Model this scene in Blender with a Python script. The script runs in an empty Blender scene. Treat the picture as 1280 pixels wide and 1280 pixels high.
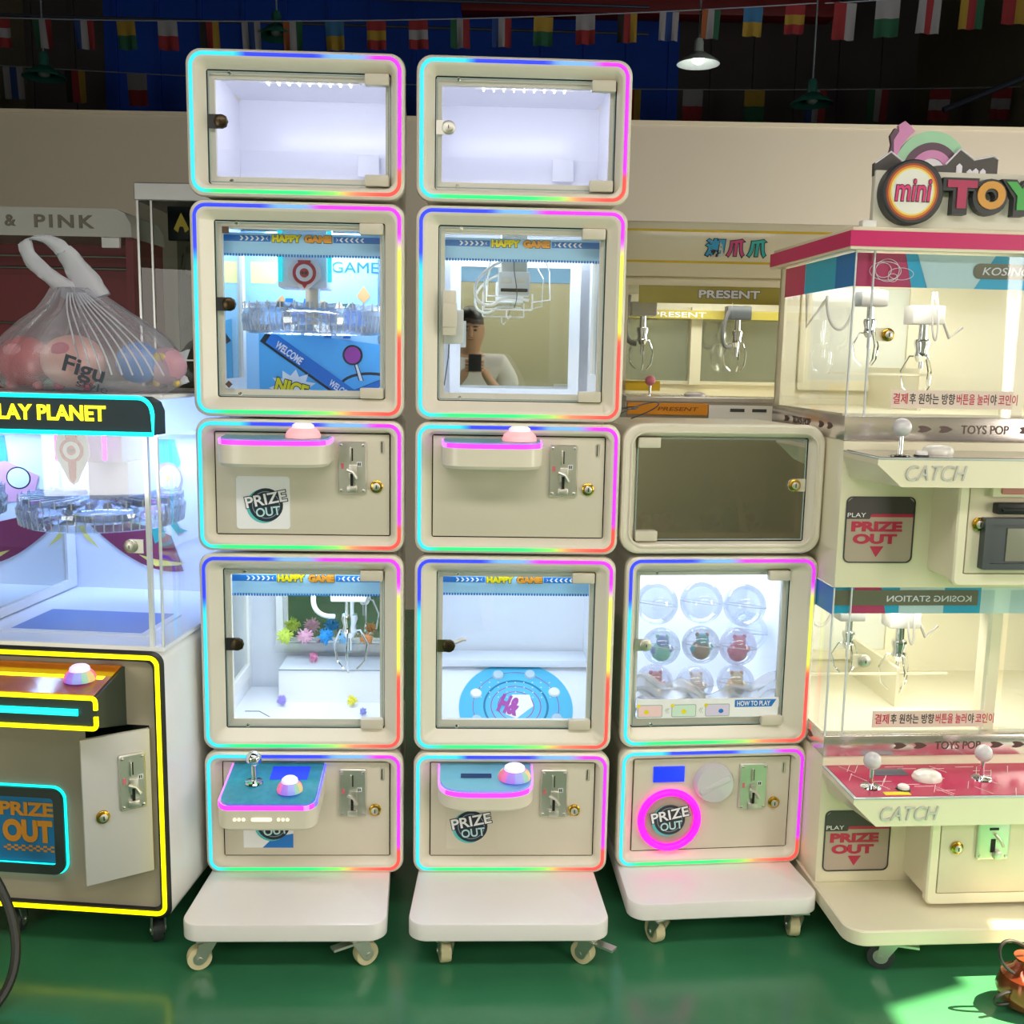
import bpy, bmesh, math, random
from math import sin, cos, pi, radians, tan, atan2
from mathutils import Vector, Matrix
S = bpy.context.scene
COL = S.collection
random.seed(7)

# ------------------------------------------------------------------ camera
cam_d = bpy.data.cameras.new('camera'); cam = bpy.data.objects.new('camera', cam_d); COL.objects.link(cam)
_p, _r = radians(8.49), radians(1.06)
F = Vector((0, cos(_p), -sin(_p))); R0 = Vector((1, 0, 0)); U0 = Vector((0, sin(_p), cos(_p)))
R = cos(_r)*R0 + sin(_r)*U0; U = -sin(_r)*R0 + cos(_r)*U0
m = Matrix((R, U, -F)).transposed().to_4x4(); m.translation = Vector((0, 0, 1.5))
cam.matrix_world = m
cam_d.sensor_width = 36; cam_d.lens = 36; cam_d.clip_start = 0.01
S.camera = cam

# ------------------------------------------------------------------ world, sun, room lights, exposure
W = bpy.data.worlds.new('daylight'); S.world = W; W.use_nodes = True
W.node_tree.nodes['Background'].inputs[0].default_value = (0.75, 0.88, 1.0, 1)
W.node_tree.nodes['Background'].inputs[1].default_value = 1.2
def add_light(name, kind, loc, target, energy, color=(1, 1, 1), size=1, size_y=None, parent=None, angle=None):
    d = bpy.data.lights.new(name, kind); d.energy = energy; d.color = color
    if kind == 'AREA':
        d.shape = 'RECTANGLE'; d.size = size; d.size_y = size_y or size
    if kind == 'SUN': d.angle = angle or 0.01
    if kind == 'POINT': d.shadow_soft_size = size
    o = bpy.data.objects.new(name, d); COL.objects.link(o)
    o.location = loc
    o.rotation_euler = (Vector(target)-Vector(loc)).to_track_quat('-Z', 'Y').to_euler()
    if parent: o.parent = parent
    return o
SUN_DIR = Vector((-0.55, 0.0, -0.83))
add_light('sun', 'SUN', (6, 2.2, 7.5), Vector((6, 2.2, 7.5))+SUN_DIR, 36, (1.0, 0.76, 0.50), angle=0.008)
# area lights added out of view as fill, in place of windows and ceiling lamps
add_light('side_fill', 'AREA', (3.92, 0.05, 1.45), (0.4, 2.4, 1.1), 88, (1.0, 0.93, 0.82), 1.7, 1.8)  # added fill for the machine fronts, placed clear of pane reflections
add_light('window_daylight', 'AREA', (-2.9, -2.3, 1.35), (-0.5, 2.6, 1.2), 80, (1.0, 0.95, 0.87), 2.4, 1.7)  # added fill from behind the viewpoint
add_light('overhead_fill', 'AREA', (0, 1.0, 2.76), (0, 1.0, 0.0), 46, (1.0, 0.95, 0.90), 3.4, 0.4)  # added overhead fill, facing down so the flags stay dim
add_light('overhead_fill', 'AREA', (1.0, -1.2, 2.9), (1.2, -1.8, 0), 85, (1.0, 0.97, 0.9), 3.5, 0.6)  # added fill brightening the front wall that the mirror shows
add_light('rear_wall_fill', 'AREA', (3.9, 4.4, 1.5), (0, 5.6, 1.7), 150, (1.0, 0.93, 0.84), 2.2, 1.7)  # added area light brightening the back wall from the right
add_light('right_window_daylight', 'AREA', (3.7, 2.3, 1.3), (1.0, 2.6, 0.9), 22, (1.0, 0.95, 0.8), 1.4, 1.2)
S.view_settings.view_transform = 'Standard'; S.view_settings.look = 'None'
S.view_settings.gamma = 1; S.view_settings.use_curve_mapping = False
S.view_settings.exposure = 0.0

# ------------------------------------------------------------------ materials
def lin(c): return c/12.92 if c <= 0.04045 else ((c+0.055)/1.055)**2.4
def rgb(h):
    if isinstance(h, str): h = tuple(int(h[i:i+2], 16) for i in (0, 2, 4))
    return tuple(lin(v/255) for v in h)+(1,)
MATS = {}
def mat(name, h, rough=0.45, metal=0.0, noise=0.04, scale=14, bump=0.0, coat=0.0, alpha=None, spec=0.5):
    if name in MATS: return MATS[name]
    M = bpy.data.materials.new(name); M.use_nodes = True; nt = M.node_tree; b = nt.nodes['Principled BSDF']
    c = rgb(h)
    if noise:
        tc = nt.nodes.new('ShaderNodeTexCoord'); n = nt.nodes.new('ShaderNodeTexNoise'); n.inputs['Scale'].default_value = scale; n.inputs['Detail'].default_value = 4
        nt.links.new(tc.outputs['Object'], n.inputs['Vector'])
        mr = nt.nodes.new('ShaderNodeMapRange'); mr.inputs['To Min'].default_value = 1-noise; mr.inputs['To Max'].default_value = 1+noise
        nt.links.new(n.outputs['Fac'], mr.inputs['Value'])
        mx = nt.nodes.new('ShaderNodeVectorMath'); mx.operation = 'SCALE'; mx.inputs[0].default_value = c[:3]
        nt.links.new(mr.outputs[0], mx.inputs['Scale']); nt.links.new(mx.outputs[0], b.inputs['Base Color'])
        if bump:
            bp = nt.nodes.new('ShaderNodeBump'); bp.inputs['Strength'].default_value = bump; bp.inputs['Distance'].default_value = 0.01
            nt.links.new(n.outputs['Fac'], bp.inputs['Height']); nt.links.new(bp.outputs[0], b.inputs['Normal'])
    else: b.inputs['Base Color'].default_value = c
    b.inputs['Roughness'].default_value = rough; b.inputs['Metallic'].default_value = metal
    b.inputs['Coat Weight'].default_value = coat; b.inputs['Specular IOR Level'].default_value = spec
    if alpha is not None: b.inputs['Alpha'].default_value = alpha
    MATS[name] = M; return M
def emit(name, h, strength=1.0, base=None):
    if name in MATS: return MATS[name]
    M = bpy.data.materials.new(name); M.use_nodes = True; b = M.node_tree.nodes['Principled BSDF']
    b.inputs['Base Color'].default_value = rgb(base or h); b.inputs['Emission Color'].default_value = rgb(h)
    b.inputs['Emission Strength'].default_value = strength; b.inputs['Roughness'].default_value = 0.4
    MATS[name] = M; return M
def glass(name, tint='FFFFFF', refl=0.08, rough=0.0, haze=0.0, hazecol='FFFFFF', flat=False):
    if name in MATS: return MATS[name]
    M = bpy.data.materials.new(name); M.use_nodes = True; nt = M.node_tree; nt.nodes.clear()
    out = nt.nodes.new('ShaderNodeOutputMaterial'); t = nt.nodes.new('ShaderNodeBsdfTransparent'); t.inputs[0].default_value = rgb(tint)
    g = nt.nodes.new('ShaderNodeBsdfGlossy'); g.inputs['Roughness'].default_value = rough; g.inputs[0].default_value = (1, 1, 1, 1)
    mx = nt.nodes.new('ShaderNodeMixShader')
    if flat: mx.inputs[0].default_value = refl
    else:
        fr = nt.nodes.new('ShaderNodeLayerWeight'); fr.inputs['Blend'].default_value = 0.25
        mr = nt.nodes.new('ShaderNodeMapRange'); mr.inputs['To Min'].default_value = refl*0.5; mr.inputs['To Max'].default_value = min(1, refl*4)
        nt.links.new(fr.outputs['Fresnel'], mr.inputs['Value']); nt.links.new(mr.outputs[0], mx.inputs[0])
    nt.links.new(t.outputs[0], mx.inputs[1]); nt.links.new(g.outputs[0], mx.inputs[2]); last = mx
    if haze:
        d = nt.nodes.new('ShaderNodeBsdfDiffuse'); d.inputs[0].default_value = rgb(hazecol)
        m2 = nt.nodes.new('ShaderNodeMixShader'); m2.inputs[0].default_value = haze
        nt.links.new(mx.outputs[0], m2.inputs[1]); nt.links.new(d.outputs[0], m2.inputs[2]); last = m2
    nt.links.new(last.outputs[0], out.inputs[0]); MATS[name] = M; return M

CREAM = mat('cream_abs', 'E6DECB', 0.32, noise=0.02, coat=0.2)
WHITE = mat('white_abs', 'F0EEEA', 0.35, noise=0.02, coat=0.2)
BASEW = mat('white_base_board', 'ECE8E4', 0.25, noise=0.02, coat=0.4)
PANEL = mat('door_panel_paint', 'D8D0BD', 0.38, noise=0.015)
LINW = mat('white_lining', 'F2F4FA', 0.5, noise=0.01)
GREY = mat('grey_lining', 'EFE8D8', 0.4, noise=0.03)
DARK = mat('black_gap', '15130F', 0.7, noise=0.05)
STEEL = mat('brushed_steel', 'DAD8CE', 0.42, 1.0, 0.05, 40)
CHROME = mat('chrome', 'E4E6E8', 0.06, 1.0, 0)
BRASS = mat('brass', 'C9A443', 0.22, 1.0, 0.03)
BRONZE = mat('dark_bronze', '4A3E2C', 0.3, 0.9, 0.03)
BLACK = mat('black_plastic', '1B1C1E', 0.4, noise=0.05)
DKGREY = mat('charcoal_plastic', '3B3F42', 0.4, noise=0.05)
RUBBER = mat('cream_rubber', 'D8CDA2', 0.5, noise=0.05)
BLKRUB = mat('black_rubber', '34383A', 0.5, noise=0.05)
MIRROR = mat('mirror_glass', 'DADCD2', 0.01, 1.0, 0)
GLASS = glass('clear_glass', 'FBFCFC', 0.06)
GLASSE = mat('glass_edge', '9FB3AD', 0.15, 0.0, 0)
ACRYL = glass('clear_acrylic', 'F8FAFC', 0.07)
ACRYLE = mat('acrylic_edge', 'E6ECEE', 0.08, 0.2, 0)
DARKGLASS = glass('tinted_glass', 'E6DED2', 0.5, flat=True)
BLUE = mat('print_blue', '1878D0', 0.45, noise=0); LBLUE = mat('print_light_blue', 'A9DBFF', 0.45, noise=0.03, scale=5)
SKYB = mat('print_sky_blue', '58B8F2', 0.45, noise=0.05, scale=4); YEL = mat('print_yellow', 'F2DC12', 0.45, noise=0)
ORNG = mat('print_orange', 'F0A030', 0.45, noise=0); PINK = mat('print_pink', 'D2357E', 0.4, noise=0.02)
NAVY = mat('print_navy', '1A2838', 0.45, noise=0); PAPER = mat('paper_white', 'F4F4F6', 0.55, noise=0.01)
CYANP = mat('print_cyan', '2FC4E0', 0.45, noise=0.03); RED = mat('print_red', 'C0303A', 0.45, noise=0.03)
PURP = mat('print_purple', 'A83CA0', 0.45, noise=0); TEAL = mat('print_teal', '2FA39A', 0.45, noise=0.04)

# ------------------------------------------------------------------ mesh builder
def rr(x0, x1, z0, z1, r, y, nc=6, ns=1):
    """rounded rectangle loop in the XZ plane, clockwise seen from the front, starting on the top left"""
    P = []
    cs = [(x0+r, z1-r, pi, pi/2), (x1-r, z1-r, pi/2, 0), (x1-r, z0+r, 0, -pi/2), (x0+r, z0+r, -pi/2, -pi)]
    for k, (cx, cz, a0, a1) in enumerate(cs):
        for i in range(nc+1):
            a = a0+(a1-a0)*i/nc; P.append(Vector((cx+r*cos(a), y, cz+r*sin(a))))
        nx = cs[(k+1) % 4]
        q = Vector((nx[0]+r*cos(nx[2]), y, nx[1]+r*sin(nx[2]))); p = P[-1].copy()
        for i in range(1, ns): P.append(p.lerp(q, i/ns))
    return P
class G:
    def __init__(s): s.bm = bmesh.new(); s.mi = 0; s.col = None
    def m(s, i): s.mi = i; return s
    def face(s, vs):
        try: f = s.bm.faces.new(vs); f.material_index = s.mi; return f
        except ValueError: return None
    def poly(s, pts): return s.face([s.bm.verts.new(p) for p in pts])
    def loft(s, loops, cap0=False, cap1=False, closed=True):
        V = [[s.bm.verts.new(p) for p in L] for L in loops]
        n = len(V[0])
        for a, b in zip(V, V[1:]):
            for i in range(n if closed else n-1):
                j = (i+1) % n; s.face([a[i], a[j], b[j], b[i]])
        if cap0: s.face(V[0][::-1])
        if cap1: s.face(V[-1])
        return s
    def box(s, x0, x1, y0, y1, z0, z1, b=0, seg=2, mtx=None):
        vs = [s.bm.verts.new((x, y, z)) for x in (x0, x1) for y in (y0, y1) for z in (z0, z1)]
        fs = [s.face([vs[i] for i in q]) for q in ((0, 1, 3, 2), (4, 6, 7, 5), (0, 4, 5, 1), (2, 3, 7, 6), (0, 2, 6, 4), (1, 5, 7, 3))]
        if b:
            es = list({e for f in fs for e in f.edges})
            r = bmesh.ops.bevel(s.bm, geom=es, offset=b, segments=seg, affect='EDGES', profile=0.5)
            for f in r['faces']: f.material_index = s.mi
            vs = list({v for f in r['faces'] for v in f.verts} | {v for v in vs if v.is_valid})
        if mtx: bmesh.ops.transform(s.bm, matrix=mtx, verts=vs)
        return s
    def prism(s, pts, y0, y1):
        """polygon given as (x, z), extruded along y"""
        return s.loft([[Vector((x, y0, z)) for x, z in pts], [Vector((x, y1, z)) for x, z in pts]], True, True)
    def zprism(s, pts, z0, z1):
        return s.loft([[Vector((x, y, z0)) for x, y in pts], [Vector((x, y, z1)) for x, y in pts]], True, True)
    def lathe(s, prof, o=(0, 0, 0), axis=(0, 0, 1), n=24, cap=True):
        q = Vector((0, 0, 1)).rotation_difference(Vector(axis).normalized()); o = Vector(o)
        s.loft([[o+q @ Vector((r*cos(2*pi*i/n), r*sin(2*pi*i/n), h)) for i in range(n)] for r, h in prof], cap, cap); return s
    def cyl(s, a, b, r0, r1=None, n=16):
        a, b = Vector(a), Vector(b); return s.lathe([(r0, 0), (r0 if r1 is None else r1, (b-a).length)], a, b-a, n)
    def ball(s, c, r, n=16, sx=1, sy=1, sz=1):
        c = Vector(c); L = []
        for i in range(1, n//2):
            t = pi*i/(n//2); L.append([c+Vector((r*sx*sin(t)*cos(2*pi*k/n), r*sy*sin(t)*sin(2*pi*k/n), r*sz*cos(t))) for k in range(n)])
        s.loft(L)
        for L_, h in ((L[0], r*sz), (L[-1], -r*sz)):
            pass
        s.bm.verts.ensure_lookup_table(); nv = len(s.bm.verts); tot = n*len(L)
        first = [s.bm.verts[nv-tot+k] for k in range(n)]; lastv = [s.bm.verts[nv-n+k] for k in range(n)]
        t = s.bm.verts.new(c+Vector((0, 0, r*sz))); b = s.bm.verts.new(c-Vector((0, 0, r*sz)))
        for k in range(n):
            s.face([t, first[k], first[(k+1) % n]]); s.face([b, lastv[(k+1) % n], lastv[k]])
        return s
    def tube(s, pts, r, n=8, closed=False):
        pts = [Vector(p) for p in pts]; N = len(pts); L = []; up = None
        for i, p in enumerate(pts):
            a = pts[(i-1) % N] if (closed or i > 0) else p; b = pts[(i+1) % N] if (closed or i < N-1) else p
            t = (b-a).normalized()
            if up is None: up = t.orthogonal().normalized()
            up = (up-t*up.dot(t)).normalized(); w = t.cross(up)
            rad = r[i] if isinstance(r, (list, tuple)) else r
            L.append([p+rad*(cos(2*pi*k/n)*up+sin(2*pi*k/n)*w) for k in range(n)])
        if closed: L.append(L[0]); s.loft(L)
        else: s.loft(L, True, True)
        return s
    def torus(s, c, R_, r, axis=(0, 1, 0), n=32, k=8):
        q = Vector((0, 0, 1)).rotation_difference(Vector(axis).normalized()); c = Vector(c)
        return s.tube([c+q @ Vector((R_*cos(2*pi*i/n), R_*sin(2*pi*i/n), 0)) for i in range(n)], r, k, True)
    def disc(s, c, rx, rz, n=28, a0=0, a1=2*pi):
        return s.poly([(c[0]+rx*cos(a0+(a1-a0)*i/n), c[1], c[2]+rz*sin(a0+(a1-a0)*i/n)) for i in range(n)][::-1])
    def out(s, name, mats, parent=None, smooth=35, mtx=None):
        if mtx: bmesh.ops.transform(s.bm, matrix=mtx, verts=s.bm.verts)
        bmesh.ops.remove_doubles(s.bm, verts=s.bm.verts, dist=1e-6)
        bmesh.ops.recalc_face_normals(s.bm, faces=s.bm.faces)
        me = bpy.data.meshes.new(name); s.bm.to_mesh(me); s.bm.free()
        for q in (mats if isinstance(mats, (list, tuple)) else [mats]): me.materials.append(q)
        if smooth:
            me.shade_smooth(); me.set_sharp_from_angle(angle=radians(smooth))
        o = bpy.data.objects.new(name, me); COL.objects.link(o)
        if parent: o.parent = parent
        return o
def bez(p0, p1, p2, p3, n=14):
    p0, p1, p2, p3 = map(Vector, (p0, p1, p2, p3))
    return [p0*(1-t)**3+p1*3*t*(1-t)**2+p2*3*t*t*(1-t)+p3*t**3 for t in [i/n for i in range(n+1)]]
def tag(o, label, cat, group=None, kind=None):
    if label: o['label'] = label
    if cat: o['category'] = cat
    if group: o['group'] = group
    if kind: o['kind'] = kind
    return o
def thing(name, label, cat, loc=(0, 0, 0), rz=0, group=None):
    o = bpy.data.objects.new(name, None); COL.objects.link(o); o.empty_display_size = 0.05
    o.location = loc; o.rotation_euler = (0, 0, rz); return tag(o, label, cat, group)
def struct(name, g, mats, **k):
    o = g.out(name, mats, **k); o['kind'] = 'structure'; return o
_dep = None
def text(name, s, x0, x1, z0, z1, y, mt, parent=None, depth=0.001, bold=0.0, shear=0.0, mirror=False, rot=0.0, mtx=None, back=None, backgrow=0.004, spacing=1.0):
    """lettering fitted into x0..x1, z0..z1, facing the front (-y)"""
    def mesh(off):
        c = bpy.data.curves.new('lettering', 'FONT'); c.body = s; c.size = 1; c.offset = off; c.shear = shear; c.extrude = 0.5; c.resolution_u = 5; c.space_character = spacing
        o = bpy.data.objects.new('lettering', c); COL.objects.link(o)
        dg = bpy.context.evaluated_depsgraph_get(); dg.update()
        me = bpy.data.meshes.new_from_object(o.evaluated_get(dg)); bpy.data.objects.remove(o); return me
    me = mesh(bold); xs = [v.co.x for v in me.vertices]; ys = [v.co.y for v in me.vertices]
    X0, X1, Y0, Y1 = min(xs), max(xs), min(ys), max(ys); sx = (x1-x0)/(X1-X0); sz = (z1-z0)/(Y1-Y0)
    cx, cz = (x0+x1)/2, (z0+z1)/2; out = []
    def place(me, d, yy, mt_, nm, gx=1.0, gz=1.0):
        for v in me.vertices:
            u = (v.co.x-(X0+X1)/2)*sx*gx; w = (v.co.y-(Y0+Y1)/2)*sz*gz; t = yy-(v.co.z+0.5)*d
            if mirror: u = -u
            v.co = (cx+u*cos(rot)-w*sin(rot), t, cz+u*sin(rot)+w*cos(rot))
        if mirror: me.flip_normals()
        if mtx: me.transform(mtx)
        me.materials.clear(); me.materials.append(mt_)
        for p in me.polygons: p.use_smooth = False
        o = bpy.data.objects.new(nm, me); COL.objects.link(o)
        if parent: o.parent = parent
        return o
    if back:
        mb = mesh(bold+backgrow)
        place(mb, depth*0.5, y, back, name+'_outline')
        y = y-depth*0.55
    return place(me, depth, y, mt, name)

# LED strips glow in the colours of the running rainbow: an emission attribute along the strip
def led_material():
    M = bpy.data.materials.new('rainbow_led'); M.use_nodes = True; nt = M.node_tree; b = nt.nodes['Principled BSDF']
    a = nt.nodes.new('ShaderNodeAttribute'); a.attribute_name = 'led'
    nt.links.new(a.outputs['Color'], b.inputs['Emission Color']); b.inputs['Emission Strength'].default_value = 1.35
    b.inputs['Base Color'].default_value = (0.05, 0.05, 0.05, 1); b.inputs['Roughness'].default_value = 0.6
    return M
LED = led_material()
cB, cLB, cM, cY, cR, cO, cYG, cG, cC = [tuple(lin(v/255) for v in c) for c in ((20, 50, 250), (110, 170, 255), (215, 30, 250), (225, 235, 80), (255, 70, 60), (255, 130, 90), (130, 240, 100), (10, 235, 120), (30, 215, 250))]
SQ = [(0, cB), (.085, cB), (.10, cLB), (.135, cLB), (.15, cM), (.285, cM), (.30, cY), (.39, cY), (.405, cR), (.52, cR), (.56, cO), (.59, cYG), (.63, cG), (.71, cG), (.745, cC), (.93, cC), (.945, cB), (1, cB)]
WD = [(0, cC), (.065, cC), (.08, cB), (.185, cB), (.20, cLB), (.245, cLB), (.265, cM), (.455, cM), (.465, cR), (.53, cR), (.57, cO), (.60, cYG), (.64, cG), (.77, cG), (.80, cC), (1, cC)]
def led_ring(name, x0, x1, z0, z1, r, w, y, stops, parent, h=0.0035, mt=None):
    g = G(); ns = 30
    a = rr(x0, x1, z0, z1, r, y, 8, ns); b_ = rr(x0+w, x1-w, z0+w, z1-w, r-w, y, 8, ns)
    mid = lambda L, yy: [Vector((p.x, yy, p.z)) for p in L]
    a2 = rr(x0+w*.25, x1-w*.25, z0+w*.25, z1-w*.25, r-w*.25, y-h, 8, ns); b2 = rr(x0+w*.75, x1-w*.75, z0+w*.75, z1-w*.75, r-w*.75, y-h, 8, ns)
    g.loft([mid(a, y+.002), a, a2, b2, b_, mid(b_, y+.002)])
    o = g.out(name, mt or LED, parent); me = o.data
    if mt: return o
    Wd, Hd = x1-x0, z1-z0; Pm = 2*(Wd+Hd)
    at = me.color_attributes.new('led', 'FLOAT_COLOR', 'POINT')
    for v in me.vertices:
        u = (v.co.x-x0)/Wd; t = (v.co.z-z0)/Hd
        d = {'t': (1-t)*Hd, 'b': t*Hd, 'l': u*Wd, 'r': (1-u)*Wd}; k = min(d, key=d.get)
        s_ = {'t': u*Wd, 'r': Wd+(1-t)*Hd, 'b': Wd+Hd+(1-u)*Wd, 'l': 2*Wd+Hd+t*Hd}[k]/Pm
        for (s0, c0), (s1, c1) in zip(stops, stops[1:]):
            if s0 <= s_ <= s1:
                f = (s_-s0)/max(1e-6, s1-s0); c = [c0[i]*(1-f)+c1[i]*f for i in range(3)]; break
        else: c = stops[-1][1]
        at.data[v.index].color = (*c, 1)
    return o
def neon(h, s=2.0): return emit('neon_'+h, h, s)

# ------------------------------------------------------------------ the hall
def floor_material():
    M = bpy.data.materials.new('green_epoxy_floor'); M.use_nodes = True; nt = M.node_tree; b = nt.nodes['Principled BSDF']
    tc = nt.nodes.new('ShaderNodeTexCoord'); n = nt.nodes.new('ShaderNodeTexNoise'); n.inputs['Scale'].default_value = 2.2; n.inputs['Detail'].default_value = 8
    nt.links.new(tc.outputs['Object'], n.inputs['Vector'])
    cr = nt.nodes.new('ShaderNodeValToRGB'); cr.color_ramp.elements[0].position = .3; cr.color_ramp.elements[1].position = .75
    cr.color_ramp.elements[0].color = rgb('2E6B48'); cr.color_ramp.elements[1].color = rgb('3D8058')
    nt.links.new(n.outputs['Fac'], cr.inputs[0]); nt.links.new(cr.outputs[0], b.inputs['Base Color'])
    n2 = nt.nodes.new('ShaderNodeTexNoise'); n2.inputs['Scale'].default_value = 9; nt.links.new(tc.outputs['Object'], n2.inputs['Vector'])
    mr = nt.nodes.new('ShaderNodeMapRange'); mr.inputs['To Min'].default_value = .10; mr.inputs['To Max'].default_value = .26
    nt.links.new(n2.outputs['Fac'], mr.inputs['Value']); nt.links.new(mr.outputs[0], b.inputs['Roughness'])
    bp = nt.nodes.new('ShaderNodeBump'); bp.inputs['Strength'].default_value = .08; bp.inputs['Distance'].default_value = .01
    nt.links.new(n2.outputs['Fac'], bp.inputs['Height']); nt.links.new(bp.outputs[0], b.inputs['Normal'])
    return M
struct('floor', G().box(-5, 4.1, -4.1, 11, -0.1, 0), floor_material())
WALLM = mat('partition_paint', 'CFC5B6', 0.7, noise=0.03, scale=2)
struct('wall_back', G().box(-5, 5.5, 6.0, 6.12, 0, 2.815), WALLM)
struct('trim_1', G().box(-5, 5.5, 5.99, 6.13, 2.815, 2.835), mat('partition_cap', 'D8CDB8', .6))
UP = mat('upper_dark_sheet', '5A5458', 0.8, noise=0.2, scale=3); UPB = mat('upper_navy_sheet', '1C58E0', 0.7, noise=0.25, scale=1.2); UPR = mat('upper_brown_sheet', '6A5C54', .8, noise=.15)
g = G(); g.m(0).box(-8.5, -4.2, 10.9, 11, 0, 6); g.m(1).box(-4.2, 1.6, 10.9, 11, 0, 6); g.m(0).box(1.6, 4.0, 10.9, 11, 0, 6); g.m(2).box(4.0, 9, 10.9, 11, 0, 6)
for i in range(40): g.m(1 if -4.2 < -8.4+i*.43 < 1.5 else 0).box(-8.4+i*.43, -8.36+i*.43, 10.87, 10.9, 0, 6)
struct('wall_upper', g, [UP, UPB, UPR])
struct('ceiling', G().box(-8.5, 4.1, -4.1, 11, 5.4, 5.5).box(4.1, 9, 6.2, 11, 5.4, 5.5), mat('dark_roof', '2A2C34', .8, noise=.1))
g = G(); g.box(-0.5, 2.6, 9.0, 9.2, 4.35, 4.6, .01); struct('trim_2', g, mat('red_steel_beam', '7A1E22', .5, noise=.08))
g = G()
for z in (4.1, 4.3): g.tube([(-4.5, 8.5, z), (1.0, 8.5, z-.06)], .012)
g.tube([(3.0, 7.6, 3.3), (6.5, 7.6, 4.75)], .02)
struct('trim_3', g, mat('conduit_grey', '4A5568', .5, .5))
# side and front walls of the hall; the right one's opening is shaped to cast the floor's sun patch
HW = mat('hall_wall_paint', '8E8668', 0.75, noise=0.06, scale=1.5)
struct('wall_left', G().box(-5.1, -5, -4.1, 11, 0, 5.5), HW)
oy1 = 2.385
g = G(); zb = 3.0
g.box(4.0, 4.1, -4.1, 1.55, 0, 5.5); g.box(4.0, 4.1, oy1, 11, 0, 5.5)
g.box(4.0, 4.1, 1.55, oy1, 0, zb)
g.loft([[Vector((x, y, z)) for y, z in ((1.55, 5.5), (oy1, 5.5), (oy1, 4.47), (2.314, 4.47), (2.232, 4.77), (2.225, 4.80), (1.55, 4.80))] for x in (4.0, 4.1)], True, True)
struct('wall_right', g, HW)
g = G()
g.box(-5, 4, -2.5, -2.4, 0, 5.4)
struct('wall_front', g, mat('front_wall_paint', 'A8A284', .75, noise=.08, scale=1.5))
struct('light_blocker', G().box(-5, 4, .05, .6, 2.36, 5.4), mat('light_blocker_dark', '34322E', .8, noise=.05))  # unseen block added to keep light off the flags and upper hall
for k, x in enumerate((-2.9,)):
    g = G(); 
    g.loft([rr(x-1.28, x+1.28, .4, 2.3, .01, -2.39, 1), rr(x-1.28, x+1.28, .4, 2.3, .01, -2.34, 1), rr(x-1.2, x+1.2, .48, 2.22, .01, -2.34, 1), rr(x-1.2, x+1.2, .48, 2.22, .01, -2.39, 1)])
    g.box(x-.03, x+.03, -2.39, -2.34, .48, 2.22)
    struct('window_%d' % (k+1), g, WHITE)

# ------------------------------------------------------------------ flags and pendant lamps in the dark upper hall
ORD = 'first second third fourth fifth sixth seventh eighth ninth tenth eleventh twelfth thirteenth fourteenth fifteenth sixteenth seventeenth eighteenth nineteenth twentieth'.split()
FC = {'red': '7A2028', 'white': '82828A', 'green': '184E38', 'yellow': '8A7228', 'blue': '1A3670', 'black': '181818', 'orange': '804828', 'light blue': '2C608C'}  # flag colours darkened, the dimness of the upper hall put into them
for k, v in FC.items(): mat('dimmed_flag_'+k, v, .9, noise=.05)
def flag(p, w, h, cols, vert, label, group, sag):
    g = G(); n = 9; x0 = -w/2
    for i in range(n):
        for j in range(6):
            def pt(a, b): return Vector((x0+w*a/n, .012*sin(a*1.1+sag)*(b/6)+.004*b, -h*b/6))
            idx = (i*len(cols)//n) if vert else (j*len(cols)//6)
            g.m(idx); vs = [pt(i, j), pt(i+1, j), pt(i+1, j+1), pt(i, j+1)]
            g.poly(vs); g.poly([v+Vector((0, .0015, 0)) for v in vs][::-1])
    o = g.out('bunting_flag', [MATS['dimmed_flag_'+c] for c in cols]); o.location = p; o.rotation_euler = (0, 0, random.uniform(-.15, .15))
    return tag(o, label, 'flag', group)
def bunting(nm, a, b, Y, n, w, h, dip, desc, group, seqs):
    def P(t): return Vector((a[0]+(b[0]-a[0])*t, Y, a[1]+(b[1]-a[1])*t-dip*4*t*(1-t)))
    s = G().tube([P(i/30) for i in range(31)], .004, 5).out('bunting_string', mat('string_white', '8890A0', .7))
    tag(s, desc, 'string')
    for i in range(n):
        t = (i+.5)/n; cols, vert = seqs[i % len(seqs)]
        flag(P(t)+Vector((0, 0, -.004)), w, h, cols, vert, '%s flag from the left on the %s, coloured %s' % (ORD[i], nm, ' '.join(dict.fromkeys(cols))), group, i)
sq1 = [(('red', 'white', 'red'), 0), (('green', 'white', 'red'), 1), (('blue', 'white', 'red'), 1), (('yellow', 'green'), 0), (('white', 'red'), 0), (('black', 'red', 'yellow'), 1), (('white', 'blue', 'white'), 1), (('orange', 'white', 'green'), 1), (('light blue', 'yellow'), 0), (('red', 'yellow', 'red'), 0)]
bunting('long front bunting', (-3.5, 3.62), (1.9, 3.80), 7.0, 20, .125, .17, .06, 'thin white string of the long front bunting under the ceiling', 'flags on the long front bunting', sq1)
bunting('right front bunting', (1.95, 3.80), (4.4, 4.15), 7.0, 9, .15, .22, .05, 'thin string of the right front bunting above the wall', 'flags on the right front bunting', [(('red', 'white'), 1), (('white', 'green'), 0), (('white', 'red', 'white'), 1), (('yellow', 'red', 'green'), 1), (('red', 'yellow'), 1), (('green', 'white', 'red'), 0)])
bunting('lower rear bunting', (-4.3, 3.75), (4.6, 3.75), 8.6, 18, .16, .24, .1, 'thin string of the lower rear bunting against the dark wall', 'flags on the lower rear bunting', sq1[::-1][3:]+sq1[:2])
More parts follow.
